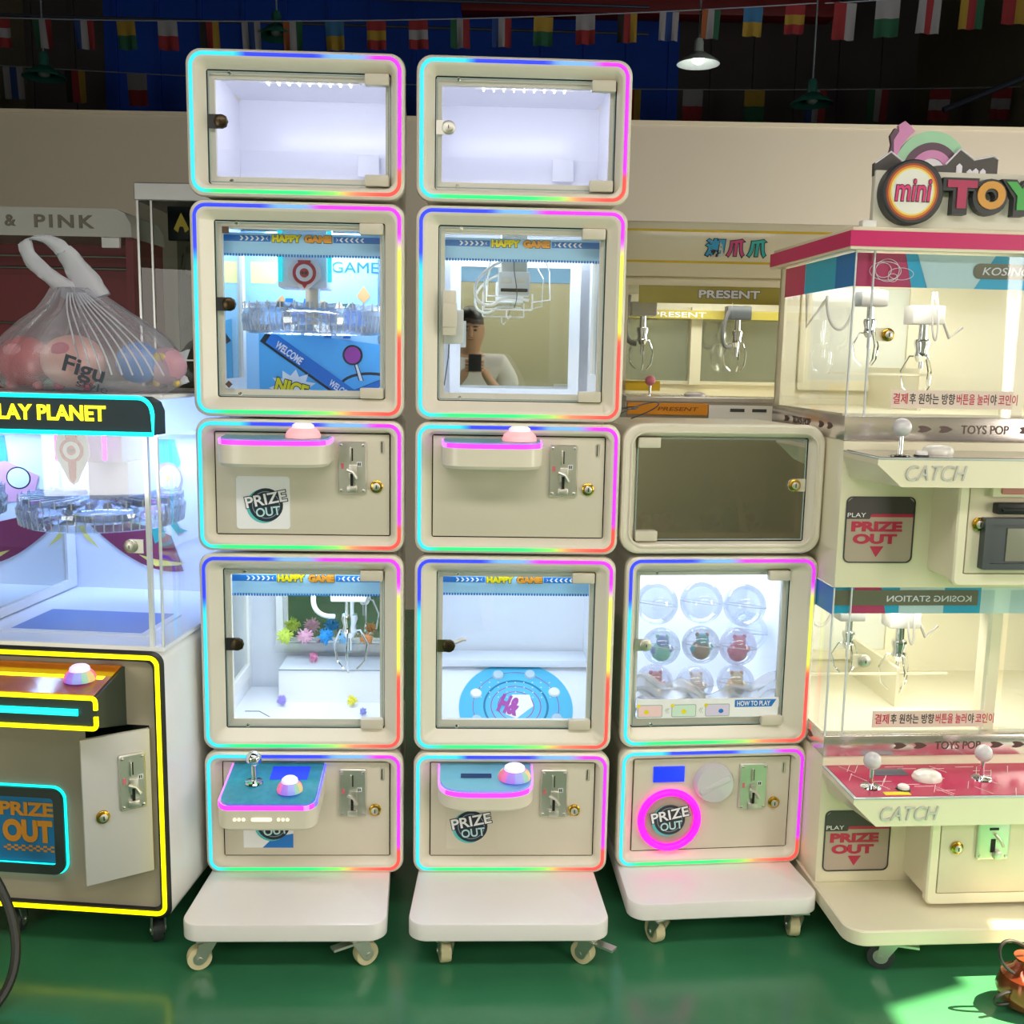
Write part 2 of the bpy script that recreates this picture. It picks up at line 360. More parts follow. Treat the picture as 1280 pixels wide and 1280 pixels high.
def pendant(x, y, z, lit, label):
    t = thing('pendant_lamp', label, 'lamp', (x, y, z))
    G().tube([(0, 0, .16), (0, 0, 5.4-z)], .006, 6).out('cord', mat('cord_grey', '6E7A84', .6), t)
    g = G(); g.lathe([(.022, .16), (.03, .14), (.032, .075), (.05, .07), (.135, .012), (.14, 0), (.132, .006), (.046, .062), (.028, .066)], n=28, cap=False)
    g.out('lamp_shade', mat('shade_green', '1F5A50', .35) if not lit else mat('shade_grey', '9AA6A8', .3), t)
    G().ball((0, 0, .028), .04, 16, 1, 1, .7).out('bulb', emit('bulb_lit', 'FFF4DC', 9) if lit else mat('bulb_off', '70807C', .2), t)
    if lit: add_light('pendant_light', 'POINT', (0, 0, -.03), (0, 0, -1), 1.2, (1, .95, .85), .04, parent=t)
pendant(1.17, 7.1, 3.44, True, 'lit grey pendant lamp with glowing white bulb over the partition wall')
pendant(1.93, 7.1, 3.20, False, 'unlit green pendant lamp hanging lower beside the lit one')
pendant(-3.14, 7.1, 3.28, False, 'unlit green pendant lamp over the wall above the red machine')
pendant(-1.60, 7.1, 3.56, False, 'unlit green pendant lamp high above the first tall machine')

# ------------------------------------------------------------------ parts shared by the tall white machines
def rim_ring(g, x0, x1, z0, z1, r, yf, D, door, back_in=.012):
    """outer shell with rounded front rim, channel for the light strip and bevel down to the door rectangle"""
    dx0, dx1, dz0, dz1 = door
    L = [rr(x0+.028, x1-.028, z0+.006, z1-.006, r*.8, yf+D, 7), rr(x0+back_in, x1-back_in, z0+.004, z1-.004, r*.8, yf+.055, 7),
         rr(x0+.003, x1-.003, z0+.003, z1-.003, r, yf+.04, 7), rr(x0, x1, z0, z1, r, yf+.015, 7), rr(x0+.002, x1-.002, z0+.002, z1-.002, r, yf+.004, 7), rr(x0+.007, x1-.007, z0+.007, z1-.007, r*.95, yf, 7),
         rr(x0+.022, x1-.022, z0+.022, z1-.022, r*.72, yf, 7), rr(x0+.026, x1-.026, z0+.026, z1-.026, r*.7, yf+.003, 7),
         rr(dx0, dx1, dz0, dz1, .006, yf+.022, 7)]
    g.loft(L, cap0=True)
def lockpart(name, x, z, y, parent, mt, plate=None, side=-1):
    k = 1.28
    g = G(); g.m(0).lathe([(r_*k, h_) for r_, h_ in ((.0105, 0), (.0125, .001), (.0125, .006), (.010, .008), (.0085, .008), (.0085, .011), (.006, .012))], (x, y, z), (0, -1, 0), 24)
    if mt is BRASS: g.m(3).lathe([(.0095, .0085), (.0095, .0125), (.008, .0135)], (x, y, z), (0, -1, 0), 20); g.m(1).box(x-.0012, x+.0012, y-.0145, y-.0134, z-.005, z+.005)
    g.m(1).box(x-.001, x+.001, y-.0128, y-.0118, z-.004, z+.004)
    if plate: g.m(2).prism([(x-side*u, z+w) for u, w in ((-.030, -.0165), (.004, -.0165), (.013, -.012), (.0175, 0), (.013, .012), (.004, .0165), (-.030, .0165))], y-.001, y+.002)
    return g.out(name, [mt, DARK, plate or mt, STEEL], parent)
def coin_mech(x, z, y, parent, w=.072, h=.133, style=0):
    """steel coin acceptor plate: slot, chute, reject lever, return cup and four screws"""
    g = G(); x0, x1, z0, z1 = x-w/2, x+w/2, z-h/2, z+h/2
    g.m(0).loft([rr(x0, x1, z0, z1, .006, y, 4), rr(x0, x1, z0, z1, .006, y-.006, 4), rr(x0+.003, x1-.003, z0+.003, z1-.003, .004, y-.009, 4)], False, True)
    for sx in (x0+.008, x1-.008):
        for sz in (z0+.009, z1-.009): g.m(0).lathe([(.004, 0), (.004, .002), (.002, .003)], (sx, y-.009, sz), (0, -1, 0), 10)
        for sz in (z0+.009, z1-.009): g.m(1).box(sx-.003, sx+.003, y-.0123, y-.0119, sz-.0005, sz+.0005)
    g.m(1).box(x-.001, x+.0022, y-.0095, y-.0088, z+.018, z+.05); g.m(0).box(x-.006, x-.002, y-.015, y-.009, z+.016, z+.052, .001)
    g.m(0).box(x-.008, x+.012, y-.016, y-.009, z-.03, z+.008, .002)
    g.m(1).box(x-.004, x+.003, y-.0166, y-.0155, z-.05, z-.014)
    g.m(0).box(x-.013, x+.013, y-.02, y-.009, z-.062, z-.045, .003)
    g.m(0).tube([(x-.012, y-.017, z-.004), (x+.004, y-.022, z-.010), (x+.013, y-.024, z-.026)], [.004, .0035, .005], 8)
    g.m(2).box(x+.012, x+.024, y-.0098, y-.0088, z+.004, z+.016)
    g.m(1).box(x+.014, x+.017, y-.0102, y-.0094, z+.006, z+.014); g.m(1).box(x+.0185, x+.0215, y-.0102, y-.0094, z+.006, z+.014)
    g.m(3).box(x0+.008, x0+.015, y-.0098, y-.0088, z-.002, z+.012)
    return g.out('coin_mechanism', [STEEL, DARK, PAPER, mat('token_pink', 'E0707C', .4)], parent)
def push_button(x, y, z, parent, r=.042, tilt=0, tone=0, axis=(0, 0, 1)):
    g = G(); g.m(0).lathe([(r, 0), (r*1.02, .006), (r*.92, .016), (r*.7, .024)], (x, y, z), axis, 32)
    g.m(1).lathe([(r*.66, .022), (r*.62, .031), (r*.45, .036), (.001, .037)], (x, y, z), axis, 28)
    M1 = [emit('button_pinkglow', 'FF8090', .45, 'F8D0D0'), emit('button_rainbow', 'FF70D0', .5, 'F0B8E0'), mat('button_white', 'E9E6DC', .2, coat=.5)][tone]
    M2 = [emit('button_top_glow', 'FFD8E8', .35, 'FFFFFF'), emit('button_top_lilac', 'C8A8FF', .6, 'FFFFFF'), mat('button_white', 'E9E6DC', .2)][tone]
    if tone == 1:
        rb = [emit('button_'+h_, h_, .62, 'A888A0') for h_ in ('FF4060', 'FF40C0', '8050FF', '40A0FF', '40E0A0', 'F0E040')]
        for f in g.bm.faces:
            q = f.calc_center_median()
            if f.material_index == 0 and abs(f.normal.z) < .999: f.material_index = 2+int((atan2(q.y-y, q.x-x)+pi)/(2*pi)*11.99) % 6
        return g.out('push_button', [M1, M2]+rb, parent)
    return g.out('push_button', [M1, M2], parent)
def prize_badge(cx, cz, r, y, parent, tone='1A2838', lt=None):
    g = G(); g.m(1).disc((cx-.006, y-.0003, cz-.003), r*1.02, r*1.02); g.m(0).disc((cx, y-.0006, cz), r, r)
    g.m(2).disc((cx, y-.0009, cz), r*.82, r*.82); g.m(0).disc((cx, y-.0012, cz), r*.77, r*.77)
    o = g.out('prize_badge', [mat('badge_navy_'+tone, tone, .5, noise=0), mat('badge_teal', '58C4C4', .5, noise=0), mat('badge_grey', '8A98A8', .5, noise=0)], parent)
    text('badge_lettering', 'PRIZE', cx-r*1.22, cx+r*1.22, cz+.02*r, cz+r*.68, y-.0015, PAPER, parent, .0006, .02, rot=.2, back=NAVY, backgrow=.05)
    text('badge_lettering', 'OUT', cx-r*.6, cx+r*.85, cz-r*.66, cz-r*.12, y-.0015, mat('badge_lt', 'BFE6E8', .5, noise=0), parent, .0006, .02, rot=.13, back=NAVY, backgrow=.05)
    return o
def glass_cab(root, z0, z1, opening, name='claw_cabinet', D=.46, stops=SQ, lining=None, x0=-.261, x1=.261, led=True, yf=0, lockm=BRONZE, lockside=-1, platem=BRONZE, paneM=GLASS, rad=.034, doorr=None, lock=True):
    ox0, ox1, oz0, oz1 = opening; dr = doorr or (ox0-.016, ox1+.014, oz0-.02, oz1+.018)
    g = G(); g.m(0); rim_ring(g, x0, x1, z0, z1, rad, yf, D+.03, dr)
    g.m(1).loft([rr(dr[0], dr[1], dr[2], dr[3], .006, yf+.022, 7), rr(dr[0]+.002, dr[1]-.002, dr[2]+.002, dr[3]-.002, .005, yf+.034, 7)])
    g.m(2).loft([rr(dr[0]+.002, dr[1]-.002, dr[2]+.002, dr[3]-.002, .005, yf+.034, 7), rr(ox0, ox1, oz0, oz1, .003, yf+.036, 7), rr(ox0, ox1, oz0, oz1, .003, yf+.05, 7)])
    c = g.out(name, [CREAM, DARK, GREY], root)
    ix0, ix1, iz0, iz1 = x0+.03, x1-.03, z0+.015, z1-.015
    l = G().loft([rr(ox0, ox1, oz0, oz1, .003, yf+.05, 3), rr(ix0, ix1, iz0, iz1, .003, yf+.052, 3), rr(ix0, ix1, iz0, iz1, .003, yf+D, 3)], False, True)
    l.out('lining', lining or LINW, c, 20)
    if led: led_ring('led_strip', x0+.009, x1-.009, z0+.0085, z1-.0085, rad*.93, .009, yf, stops, c)
    p = G(); p.m(0).box(dr[0]+.004, dr[1]-.004, yf+.022, yf+.028, dr[2]+.004, dr[3]-.004)
    p.m(1).loft([rr(dr[0]+.0035, dr[1]-.0035, dr[2]+.0035, dr[3]-.0035, .001, yf+.0215, 1), rr(dr[0]+.0065, dr[1]-.0065, dr[2]+.0065, dr[3]-.0065, .001, yf+.0215, 1)])
    p.out('glass_door', [paneM, GLASSE], c, 0)
    hx = dr[1]-.062 if lockside < 0 else dr[0]+.004
    for hz in (dr[2]+.002, dr[3]-.029): G().box(hx, hx+.058, yf+.008, yf+.03, hz, hz+.027, .003).out('hinge', PANEL, c)
    if lock:
        lx = dr[0]+.033 if lockside < 0 else dr[1]-.033
        lockpart('lock', lx, (oz0+oz1)/2+.012, yf+.021, c, lockm, platem, lockside)
    for bx, bz in ((ox0+.04, dr[3]-.008), (ox0+.04, dr[2]+.008)):
        G().lathe([(.004, 0), (.005, .002), (.003, .004)], (bx, yf+.0215, bz), (0, -1, 0), 10).out('door_stud', CHROME, c)
    return c
def control_box(root, z0, z1, x0=-.261, x1=.261):
    door = (-.218, .225, z0+.04, z1-.033)
    g = G(); g.m(0); rim_ring(g, x0, x1, z0, z1, .034, 0, .48, door)
    g.m(1).loft([rr(*door, .006, .022, 7), rr(door[0]+.003, door[1]-.003, door[2]+.003, door[3]-.003, .005, .034, 7)], False, True)
    c = g.out('control_box', [CREAM, DARK], root)
    led_ring('led_strip', x0+.008, x1-.008, z0+.008, z1-.008, .034*.93, .009, 0, WD, c)
    G().box(door[0]+.003, door[1]-.003, .019, .036, door[2]+.003, door[3]-.003, .001).out('door_panel', PANEL, c)
    g = G(); zz = z1-.068
    g.m(0).loft([rr(.200, .210, zz-.017, zz+.017, .0045, .0188, 4), rr(.200, .210, zz-.017, zz+.017, .0045, .017, 4), rr(.202, .208, zz-.015, zz+.015, .003, .017, 4), rr(.202, .208, zz-.015, zz+.015, .003, .02, 4)])
    g.m(1).box(.202, .2045, .0175, .019, zz-.014, zz+.014); g.out('card_slot', [STEEL, DARK], c)
    return c
def rainbow_edge(name, pts, h, mats, parent):
    """glowing strip that follows a tray edge: list of (x, y, z) lower-front points"""
    g = G(); n = len(pts)
    L = [[Vector(p)+Vector((0, 0, 0)) for p in pts], [Vector(p)+Vector((0, 0, h)) for p in pts]]
    V = [[g.bm.verts.new(p) for p in l] for l in L]
    for i in range(n-1):
        g.mi = min(len(mats)-1, i*len(mats)//(n-1)); g.face([V[0][i], V[0][i+1], V[1][i+1], V[1][i]])
    g.bm.normal_update()
    r = bmesh.ops.solidify(g.bm, geom=list(g.bm.faces), thickness=.003)
    return g.out(name, mats, parent, 60)
MAG = emit('led_magenta', 'F030FF', 2.0); MAG2 = emit('led_lilac', 'D070FF', 1.6); VIO = emit('led_violet', '5050FF', 2.0)
def dtray(c, x0, x1, zr, zf, hb, proj, plate, square=False, z_base=None, stripmats=None):
    """console shelf sticking out of the door: body, tinted top plate and glowing edge"""
    def outline(inset=0):
        P = [(x0+inset, .019)]
        n = 10
        if square:
            r = .03
            for k in range(n+1): a = pi+pi/2*k/n; P.append((x0+inset+r+(r)*cos(a), -proj+inset+r+r*sin(a)))
            for k in range(n+1): a = -pi/2+pi/2*k/n; P.append((x1-inset-r+r*cos(a), -proj+inset+r+r*sin(a)))
        else:
            cx = (x0+x1)/2; hw = (x1-x0)/2-inset
            for k in range(n*2+1):
                a = pi+pi*k/(n*2); xx = cos(a); yy = sin(a)
                P.append((cx+hw*(abs(xx)**.55)*(1 if xx > 0 else -1), -(proj-inset)*(abs(yy)**.42)))
        P.append((x1-inset, .019)); return P
    def zt(y): return zr+(zf-zr)*min(1, max(0, (.02-y)/(proj+.02)))
    P = outline(); Pi = outline(.006)
    g = G(); g.loft([[Vector((x, y, zt(y)-hb)) for x, y in Pi], [Vector((x, y, zt(y)-hb+.008)) for x, y in P], [Vector((x, y, zt(y)-.006)) for x, y in P]], True, True)
    g.out('console_shelf', CREAM, c)
    g = G(); g.loft([[Vector((x, y, zt(y)-.006)) for x, y in Pi], [Vector((x, y, zt(y))) for x, y in Pi]], True, True); g.out('console_plate', plate, c)
    rainbow_edge('edge_light', [(x, y-.0005, zt(y)-.014) for x, y in P], .011, stripmats or [MAG2, MAG, MAG, MAG, MAG2], c)
    return zt
def base_board(root, x0, x1, yf, z0=.085, z1=.132, rear=.48, taper=.034, castors=None):
    def outl(i):
        P = []; r = .045
        for k in range(9): a = pi+pi/2*k/8; P.append((x0+i+r+r*cos(a), yf+i+r+r*sin(a)))
        for k in range(9): a = -pi/2+pi/2*k/8; P.append((x1-i-r+r*cos(a), yf+i+r+r*sin(a)))
        P += [(x1-i-taper, rear), (x0+i+taper, rear)]; return P
    g = G(); g.loft([[Vector((x, y, z)) for x, y in outl(i)] for i, z in ((.004, z0), (0, z0+.004), (0, z1-.005), (.0015, z1-.0015), (.005, z1))], True, True)
    b = g.out('base_board', BASEW, root)
    return b
def castor(parent, x, y, a, mt=RUBBER, lever=True, r=.03, top=.085, col=STEEL):
    g = G(); M = Matrix.Translation((x, y, 0)) @ Matrix.Rotation(a, 4, 'Z')
    g.m(0).box(-.03, .03, -.028, .028, top-.004, top, .001); g.m(0).cyl((0, 0, top-.014), (0, 0, top-.003), .018, .02)
    for s_ in (-1, 1):
        xx = s_*.016
        g.m(0).loft([[Vector((xx+d, yy, zz)) for yy, zz in ((-.022, top-.014), (.022, top-.014), (.012+.02, r-.008), (.0+.02, r-.012), (-.012+.02, r-.008))] for d in (-.0015, .0015)], True, True)
    g.m(0).cyl((-.02, .02, r), (.02, .02, r), .006, n=10)
    g.m(1).lathe([(r*.6, -.013), (r*.96, -.013), (r, -.008), (r, .008), (r*.96, .013), (r*.6, .013)], (0, .02, r), (1, 0, 0), 26)
    g.m(0).lathe([(.008, -.0145), (r*.55, -.0135), (r*.55, .0135), (.008, .0145)], (0, .02, r), (1, 0, 0), 18)
    if lever: g.m(0).prism([(-.012, top-.022), (.012, top-.022), (.012, top-.016), (-.012, top-.016)], -.07, -.02)
    return g.out('castor', [col, mt], parent, mtx=M)
def happy_header(c, x0, x1, z0, z1, y):
    """printed strip across the cabinet: blue chevron band with lettering above a dotted fringe"""
    g = G(); h = z1-z0
    g.m(0).box(x0, x1, y, y+.004, z0, z1)
    bz0, bz1 = z1-h*.38, z1-h*.1; cx = (x0+x1)/2-.0; w = x1-x0
    for a, b in ((x0, cx-.078), (cx+.078, x1)): g.m(1).poly([(a, y-.0006, bz0), (b, y-.0006, bz0), (b, y-.0006, bz1), (a, y-.0006, bz1)])
    zm = (bz0+bz1)/2; q = (bz1-bz0)*.36
    for sgn in (-1, 1):
        for k in range(5):
            xx = cx+sgn*(.098+k*.013) ; d = -sgn*.005
            g.m(2).poly([(xx-d, y-.0012, zm+q), (xx, y-.0012, zm+q), (xx+d, y-.0012, zm), (xx, y-.0012, zm-q), (xx-d, y-.0012, zm-q), (xx, y-.0012, zm)])
        g.m(2).poly([(cx+sgn*.084, y-.0012, zm-q), (cx+sgn*.09, y-.0012, zm), (cx+sgn*.084, y-.0012, zm+q), (cx+sgn*.087, y-.0012, zm)])
    n = 62
    for k in range(n):
        a = x0+w*(k+.15)/n; g.m(1).poly([(a, y-.0006, z0-h*.04), (a+w*.6/n, y-.0006, z0-h*.04), (a+w*.6/n, y-.0006, z0+h*.08), (a, y-.0006, z0+h*.08)])
    o = g.out('header_strip', [LBLUE, BLUE, PAPER], c, 0)
    text('header_lettering', 'HAPPY', cx-.074, cx-.002, bz0-.001, bz1+.002, y-.0015, YEL, c, .0008, .07, back=NAVY, backgrow=.05)
    text('header_lettering', 'GAME', cx+.006, cx+.074, bz0-.001, bz1+.002, y-.0015, ORNG, c, .0008, .07, back=NAVY, backgrow=.05)
def cab_light(root, z, e, y=.16, col=(.74, .86, 1.0), sx=.32, sy=.16, x=0):
    add_light('cabinet_light', 'AREA', (x, y, z), (x, y+.05, z-1), e, col, sx, sy, parent=root)

# ------------------------------------------------------------------ tower builders
OP2 = (-.190, .197, 1.413, 1.806); OP3 = (-.188, .196, .548, .938); OP1 = (-.200, .211, 1.928, 2.155)
def led_dashes(c, z, y, n=9, x0=-.1, dx=.026):
    g = G()
    g.m(1).box(x0-.02, x0+n*dx, y-.008, y+.008, z, z+.006)
    for k in range(n): g.m(0).box(x0+k*dx, x0+k*dx+.0035, y-.012, y+.012, z-.004, z)
    g.out('light_bar', [emit('led_white', 'FFFFFF', 6), WHITE], c)
def frame_board(c, name, x0, x1, z0, z1, y, w, mt, inner):
    g = G(); g.m(0).loft([rr(x0, x1, z0, z1, .004, y, 2), rr(x0, x1, z0, z1, .004, y-.012, 2), rr(x0+w, x1-w, z0+w, z1-w, .003, y-.012, 2), rr(x0+w, x1-w, z0+w, z1-w, .003, y-.002, 2)])
    g.m(1).poly([(x0+w, y-.003, z0+w), (x1-w, y-.003, z0+w), (x1-w, y-.003, z1-w), (x0+w, y-.003, z1-w)])
    return g.out(name, [mt, inner], c, 20)
def side_mirror(c, x, y0, y1, z0, z1, w=.03, name='side_mirror', sgn=1):
    g = G()
    M = Matrix(((0, -sgn, 0, x), (1, 0, 0, 0), (0, 0, 1, 0), (0, 0, 0, 1)))
    g.m(0).loft([rr(y0, y1, z0, z1, .004, 0, 2), rr(y0, y1, z0, z1, .004, -.01, 2), rr(y0+w, y1-w, z0+w, z1-w, .003, -.01, 2), rr(y0+w, y1-w, z0+w, z1-w, .003, -.002, 2)])
    g.m(1).poly([(y0+w, -.003, z0+w), (y1-w, -.003, z0+w), (y1-w, -.003, z1-w), (y0+w, -.003, z1-w)])
    return g.out(name, [WHITE, MIRROR], c, 20, mtx=M)
def display_box(root, lockm, plate):
    c = glass_cab(root, 1.876, 2.217, OP1, 'display_box', D=.44, stops=WD, lining=mat('glossy_white_lining', 'F0F1FA', .22, noise=.01), lockm=lockm, platem=plate, rad=.036)
    led_dashes(c, 2.184, .175); add_light('cabinet_light', 'AREA', (0, .07, 2.165), (0, .40, 2.13), .62, (.84, .86, 1.0), .36, .02, parent=root)
    for k in range(1): G().box(.1, .16, .42, .424, 2.0, 2.06, .002).out('cover_plate', LINW, c)
    return c
def claw_unit(c, x, y, ztop, s=1.0, name='claw_unit', drop=.0, arms=True, col=GREY):
    """gantry carriage with motor housing, cable, chrome plunger and three bent fingers"""
    g = G(); z = ztop
    g.m(0).box(x-.045*s, x+.045*s, y-.03*s, y+.03*s, z-.05*s, z, .004)
    g.m(1).cyl((x, y, z-.05*s), (x, y, z-.09*s-drop), .012*s); z2 = z-.09*s-drop
    g.m(1).lathe([(.02*s, 0), (.022*s, -.01*s), (.016*s, -.03*s), (.02*s, -.045*s), (.012*s, -.06*s)][::-1], (x, y, z2+.0), (0, 0, 1), 18)
    g.m(1).cyl((x, y, z2-.055*s), (x, y, z2-.095*s), .006*s)
    for k in range(3):
        a = k*2*pi/3+.5; d = Vector((cos(a), sin(a), 0)); o = Vector((x, y, z2-.045*s))
        g.m(1).tube([o, o+d*.03*s+Vector((0, 0, -.0)), o+d*.05*s+Vector((0, 0, -.04*s)), o+d*.042*s+Vector((0, 0, -.085*s)), o+d*.02*s+Vector((0, 0, -.105*s))], .0028*s, 7)
    return g.out(name, [col, CHROME], c)
def crystal_ring(c, x, y, z, R_, name='crystal_ring'):
    """clear acrylic turntable ring with fluted cups around its rim"""
    g = G(); n = 30
    g.lathe([(R_*.45, .004), (R_*.98, .012), (R_, .004), (R_*1.02, -.018), (R_*.98, -.045), (R_*.93, -.05), (R_*.9, -.03), (R_*.5, -.02), (R_*.45, .004)], (x, y, z), n=60, cap=False)
    for k in range(n):
        a = 2*pi*k/n; d = Vector((cos(a), sin(a), 0)); p = Vector((x, y, z))+d*R_*.72
        g.m(0).loft([[p+d*u*R_*.27+Vector((-sin(a), cos(a), 0))*v+Vector((0, 0, h)) for u, v, h in ((-1, -w_*.6, hh), (1, -w_, hh), (1, w_, hh), (-1, w_*.6, hh))] for w_, hh in ((.012, .012), (.007, .026))], True, True)
        g.m(1).cyl(p+d*R_*.27+Vector((0, 0, .01)), p+d*R_*.27+Vector((0, 0, .03)), .0022, n=6)
    for k in range(n*2):
        a = 2*pi*(k+.5)/(n*2); d = Vector((cos(a), sin(a), 0)); g.m(1).cyl(Vector((x, y, z-.045))+d*R_*.99, Vector((x, y, z-.002))+d*R_*1.015, .0018, n=5)
    return g.out(name, [glass('crystal', 'F0F6FF', .3, haze=.10, hazecol='F4F8FF'), glass('crystal_edge', 'FFFFFF', .3, haze=.45)], c, 30)
def target_pendant(c, x, y, zt, zb, w):
    """white shield with a red ring that hides the drop shaft"""
    g = G(); cz = zt-(zt-zb)*.42; h = (zt-zb)
    P = [(x-w*.35, zt), (x+w*.35, zt), (x+w*.5, cz+w*.15), (x+w*.5, cz-w*.15), (x+w*.12, zb+h*.05), (x, zb), (x-w*.12, zb+h*.05), (x-w*.5, cz-w*.15), (x-w*.5, cz+w*.15)]
    g.m(0).prism(P, y, y-.006)
    g.m(1).prism([(x-w*.2, zt), (x+w*.2, zt), (x+w*.16, cz+w*.2), (x-w*.16, cz+w*.2)], y-.0062, y-.008)
    g.m(1).disc((x, y-.0085, cz), w*.36, w*.36); g.m(0).disc((x, y-.009, cz), w*.26, w*.26); g.m(1).disc((x, y-.0095, cz), w*.14, w*.14)
    g.m(2).disc((x-w*.05, y-.01, cz), w*.045, w*.05); g.m(2).disc((x+w*.05, y-.01, cz), w*.045, w*.05)
    g.m(1).prism([(x-w*.12, cz-w*.3), (x+w*.12, cz-w*.3), (x+w*.1, zb+.018), (x, zb+.004), (x-w*.1, zb+.018)], y-.0062, y-.0085)
    return g.out('target_shield', [mat('shield_white', 'E8E4E2', .4), RED, DKGREY], c, 20)
PR = []   # label helper for prizes

# ------------------------------------------------------------------ tower A (first tall machine)
YAW = radians(2.2)
TA = thing('claw_machine_tower', 'tall white machine tower with ring cabinet and chrome ball joystick next to neon machine', 'game machine', (-.535, 2.5635, 0), YAW, None)
TB = thing('claw_machine_tower', 'tall white machine tower with mirrored cabinet above a cabinet with round blue turntable', 'game machine', (.0125, 2.584, 0), YAW, None)
TC = thing('capsule_machine_tower', 'shorter white machine with pink glowing prize ring, capsule cabinet and unlit box on top', 'game machine', (.56, 2.646, 0), radians(6.3), None)
def graphic_back_A(c):
    y = .425
    g = G()
    g.m(0).poly([(-.196, y, 1.38), (.231, y, 1.38), (.231, y, 1.845), (-.196, y, 1.845)])
    g.m(1).poly([(-.15, y-.001, 1.38), (.231, y-.001, 1.38), (.231, y-.001, 1.53), (-.02, y-.001, 1.56), (-.15, y-.001, 1.6)])
    g.m(3).poly([(-.17, y-.001, 1.70), (-.10, y-.001, 1.70), (-.07, y-.001, 1.76), (-.17, y-.001, 1.76)])
    g.m(4).poly([(-.115, y-.0015, 1.635), (-.08, y-.0015, 1.67), (-.07, y-.0015, 1.64)])
    g.m(4).disc((.03, y-.0015, 1.63), .03, .025); g.m(4).poly([(.13, y-.0015, 1.67), (.15, y-.0015, 1.70), (.17, y-.0015, 1.67), (.15, y-.0015, 1.65)])
    # ribbons
    def band(p, q, w, m_, dy):
        a, b = Vector((p[0], 0, p[1])), Vector((q[0], 0, q[1])); t = (b-a).normalized(); n = Vector((-t.z, 0, t.x))*w
        g.m(m_).poly([(v.x, y-dy, v.z) for v in (a-n, b-n, b+n, a+n)])
    band((-.135, 1.555), (.135, 1.365), .021, 2, .002); band((-.12, 1.55), (.13, 1.375), .019, 5, .0025)
    band((.06, 1.355), (.23, 1.425), .021, 2, .003); band((.06, 1.357), (.23, 1.427), .018, 5, .0035)
    # burst and joystick
    P = []
    for k in range(22): a = 2*pi*k/22; r = .055 if k % 2 else .036; P.append((-.055+r*1.25*cos(a), y-.002, 1.405+r*sin(a)))
    g.m(6).poly(P)
    g.m(2).poly([(.135, y-.003, 1.43), (.15, y-.003, 1.43), (.128, y-.003, 1.49), (.118, y-.003, 1.49)])
    g.m(6).poly([(.138, y-.0035, 1.43), (.147, y-.0035, 1.43), (.127, y-.0035, 1.49), (.121, y-.0035, 1.49)])
    g.m(2).disc((.118, y-.004, 1.503), .029, .029); g.m(7).disc((.118, y-.0045, 1.503), .023, .024)
    g.m(2).disc((.17, y-.0018, 1.415), .09, .04); g.m(1).disc((.17, y-.002, 1.413), .083, .034)
    SH = Matrix.Translation((-.035, 0, 0))
    g.m(0).poly([(.19, y, 1.38), (.266, y, 1.38), (.266, y, 1.845), (.19, y, 1.845)])
    o = g.out('graphic_back_panel', [LBLUE, SKYB, NAVY, mat('print_pale_yellow', 'F4F0A0', .5), mat('print_tan', 'E8B070', .5), BLUE, PAPER, PURP], c, 0, mtx=SH)
    th = math.atan2(1.375-1.55, .25)
    text('graphic_lettering', 'WELCOME', -.108, -.02, 1.505-.010, 1.505+.012, y-.003, PAPER, c, .0005, .03, rot=th, mtx=SH)
    text('graphic_lettering', 'WELCOME', .045, .125, 1.402-.010, 1.402+.010, y-.003, PAPER, c, .0005, .03, rot=th, mtx=SH)
    text('graphic_lettering', 'WELCOME', .135, .21, 1.387, 1.403, y-.004, PAPER, c, .0005, .03, rot=.39, mtx=SH)
    text('graphic_lettering', 'NICE', -.105, -.01, 1.385, 1.425, y-.003, YEL, c, .0005, .05, rot=-.25, back=NAVY, backgrow=.05, mtx=SH)
    text('graphic_lettering', 'Happ', -.085, .155, 1.55, 1.66, y-.0025, BLUE, c, .0005, .05, shear=.15, mtx=SH)
    text('graphic_lettering', 'GAMES', .06, .215, 1.735, 1.765, y-.002, BLUE, c, .0005, .0, mtx=SH)
# --- A upper half
display_box(TA, BRONZE, BLACK)
c = glass_cab(TA, 1.345, 1.869, OP2, lockm=BRONZE, platem=BLACK)
happy_header(c, -.225, .225, 1.745, 1.80, .07); graphic_back_A(c); side_mirror(c, -.226, .1, .40, 1.40, 1.83, .035)
for px in (.08,): G().box(-.015, .02, .20, .24, 1.60, 1.80, .003).out('drop_shaft', STEEL, c)
g = G(); g.box(-.085, .045, .19, .30, 1.675, 1.85, .005); g.out('gantry_housing', LINW, c)
for sx in (-.077, .052): G().box(sx-.006, sx+.006, .182, .188, 1.69, 1.83, .003).out('ornament_light', emit('orn_teal', '20C0C8', 1.2), c)
target_pendant(c, -.012, .18, 1.745, 1.668, .085)
crystal_ring(c, .0, .235, 1.607, .183); cab_light(TA, 1.84, 2.0, y=.345); G().cyl((.005, .22, 1.565), (.005, .22, 1.68), .006).out('plunger', STEEL, c)
for q, zz, dm in ((-.178, 1.80, 0), (-.178, 1.425, 1)): G().prism([(q-.008, zz-.008), (q+.008, zz-.008), (q+.008, zz+.008), (q-.008, zz+.008)] if not dm else [(q-.009, zz), (q, zz-.009), (q+.009, zz), (q, zz+.009)], .019, .0215).out('corner_tape', mat('tape_brown', '5A4030', .6), c)
k = control_box(TA, 1.004, 1.341)
zt = dtray(k, -.194, .082, 1.300, 1.296, .068, .085, mat('plate_teal', '7FB6C8', .2, noise=.08))
push_button(.012, -.022, 1.298, k, .043, tone=0); coin_mech(.129, 1.22, .019, k); lockpart('lock', .19, 1.173, .019, k, BRASS)
g = G(); g.loft([rr(-.165, -.03, 1.06, 1.195, .008, .0188, 3), rr(-.165, -.03, 1.06, 1.195, .008, .0165, 3)], False, True); g.out('prize_flap', PAPER, k)
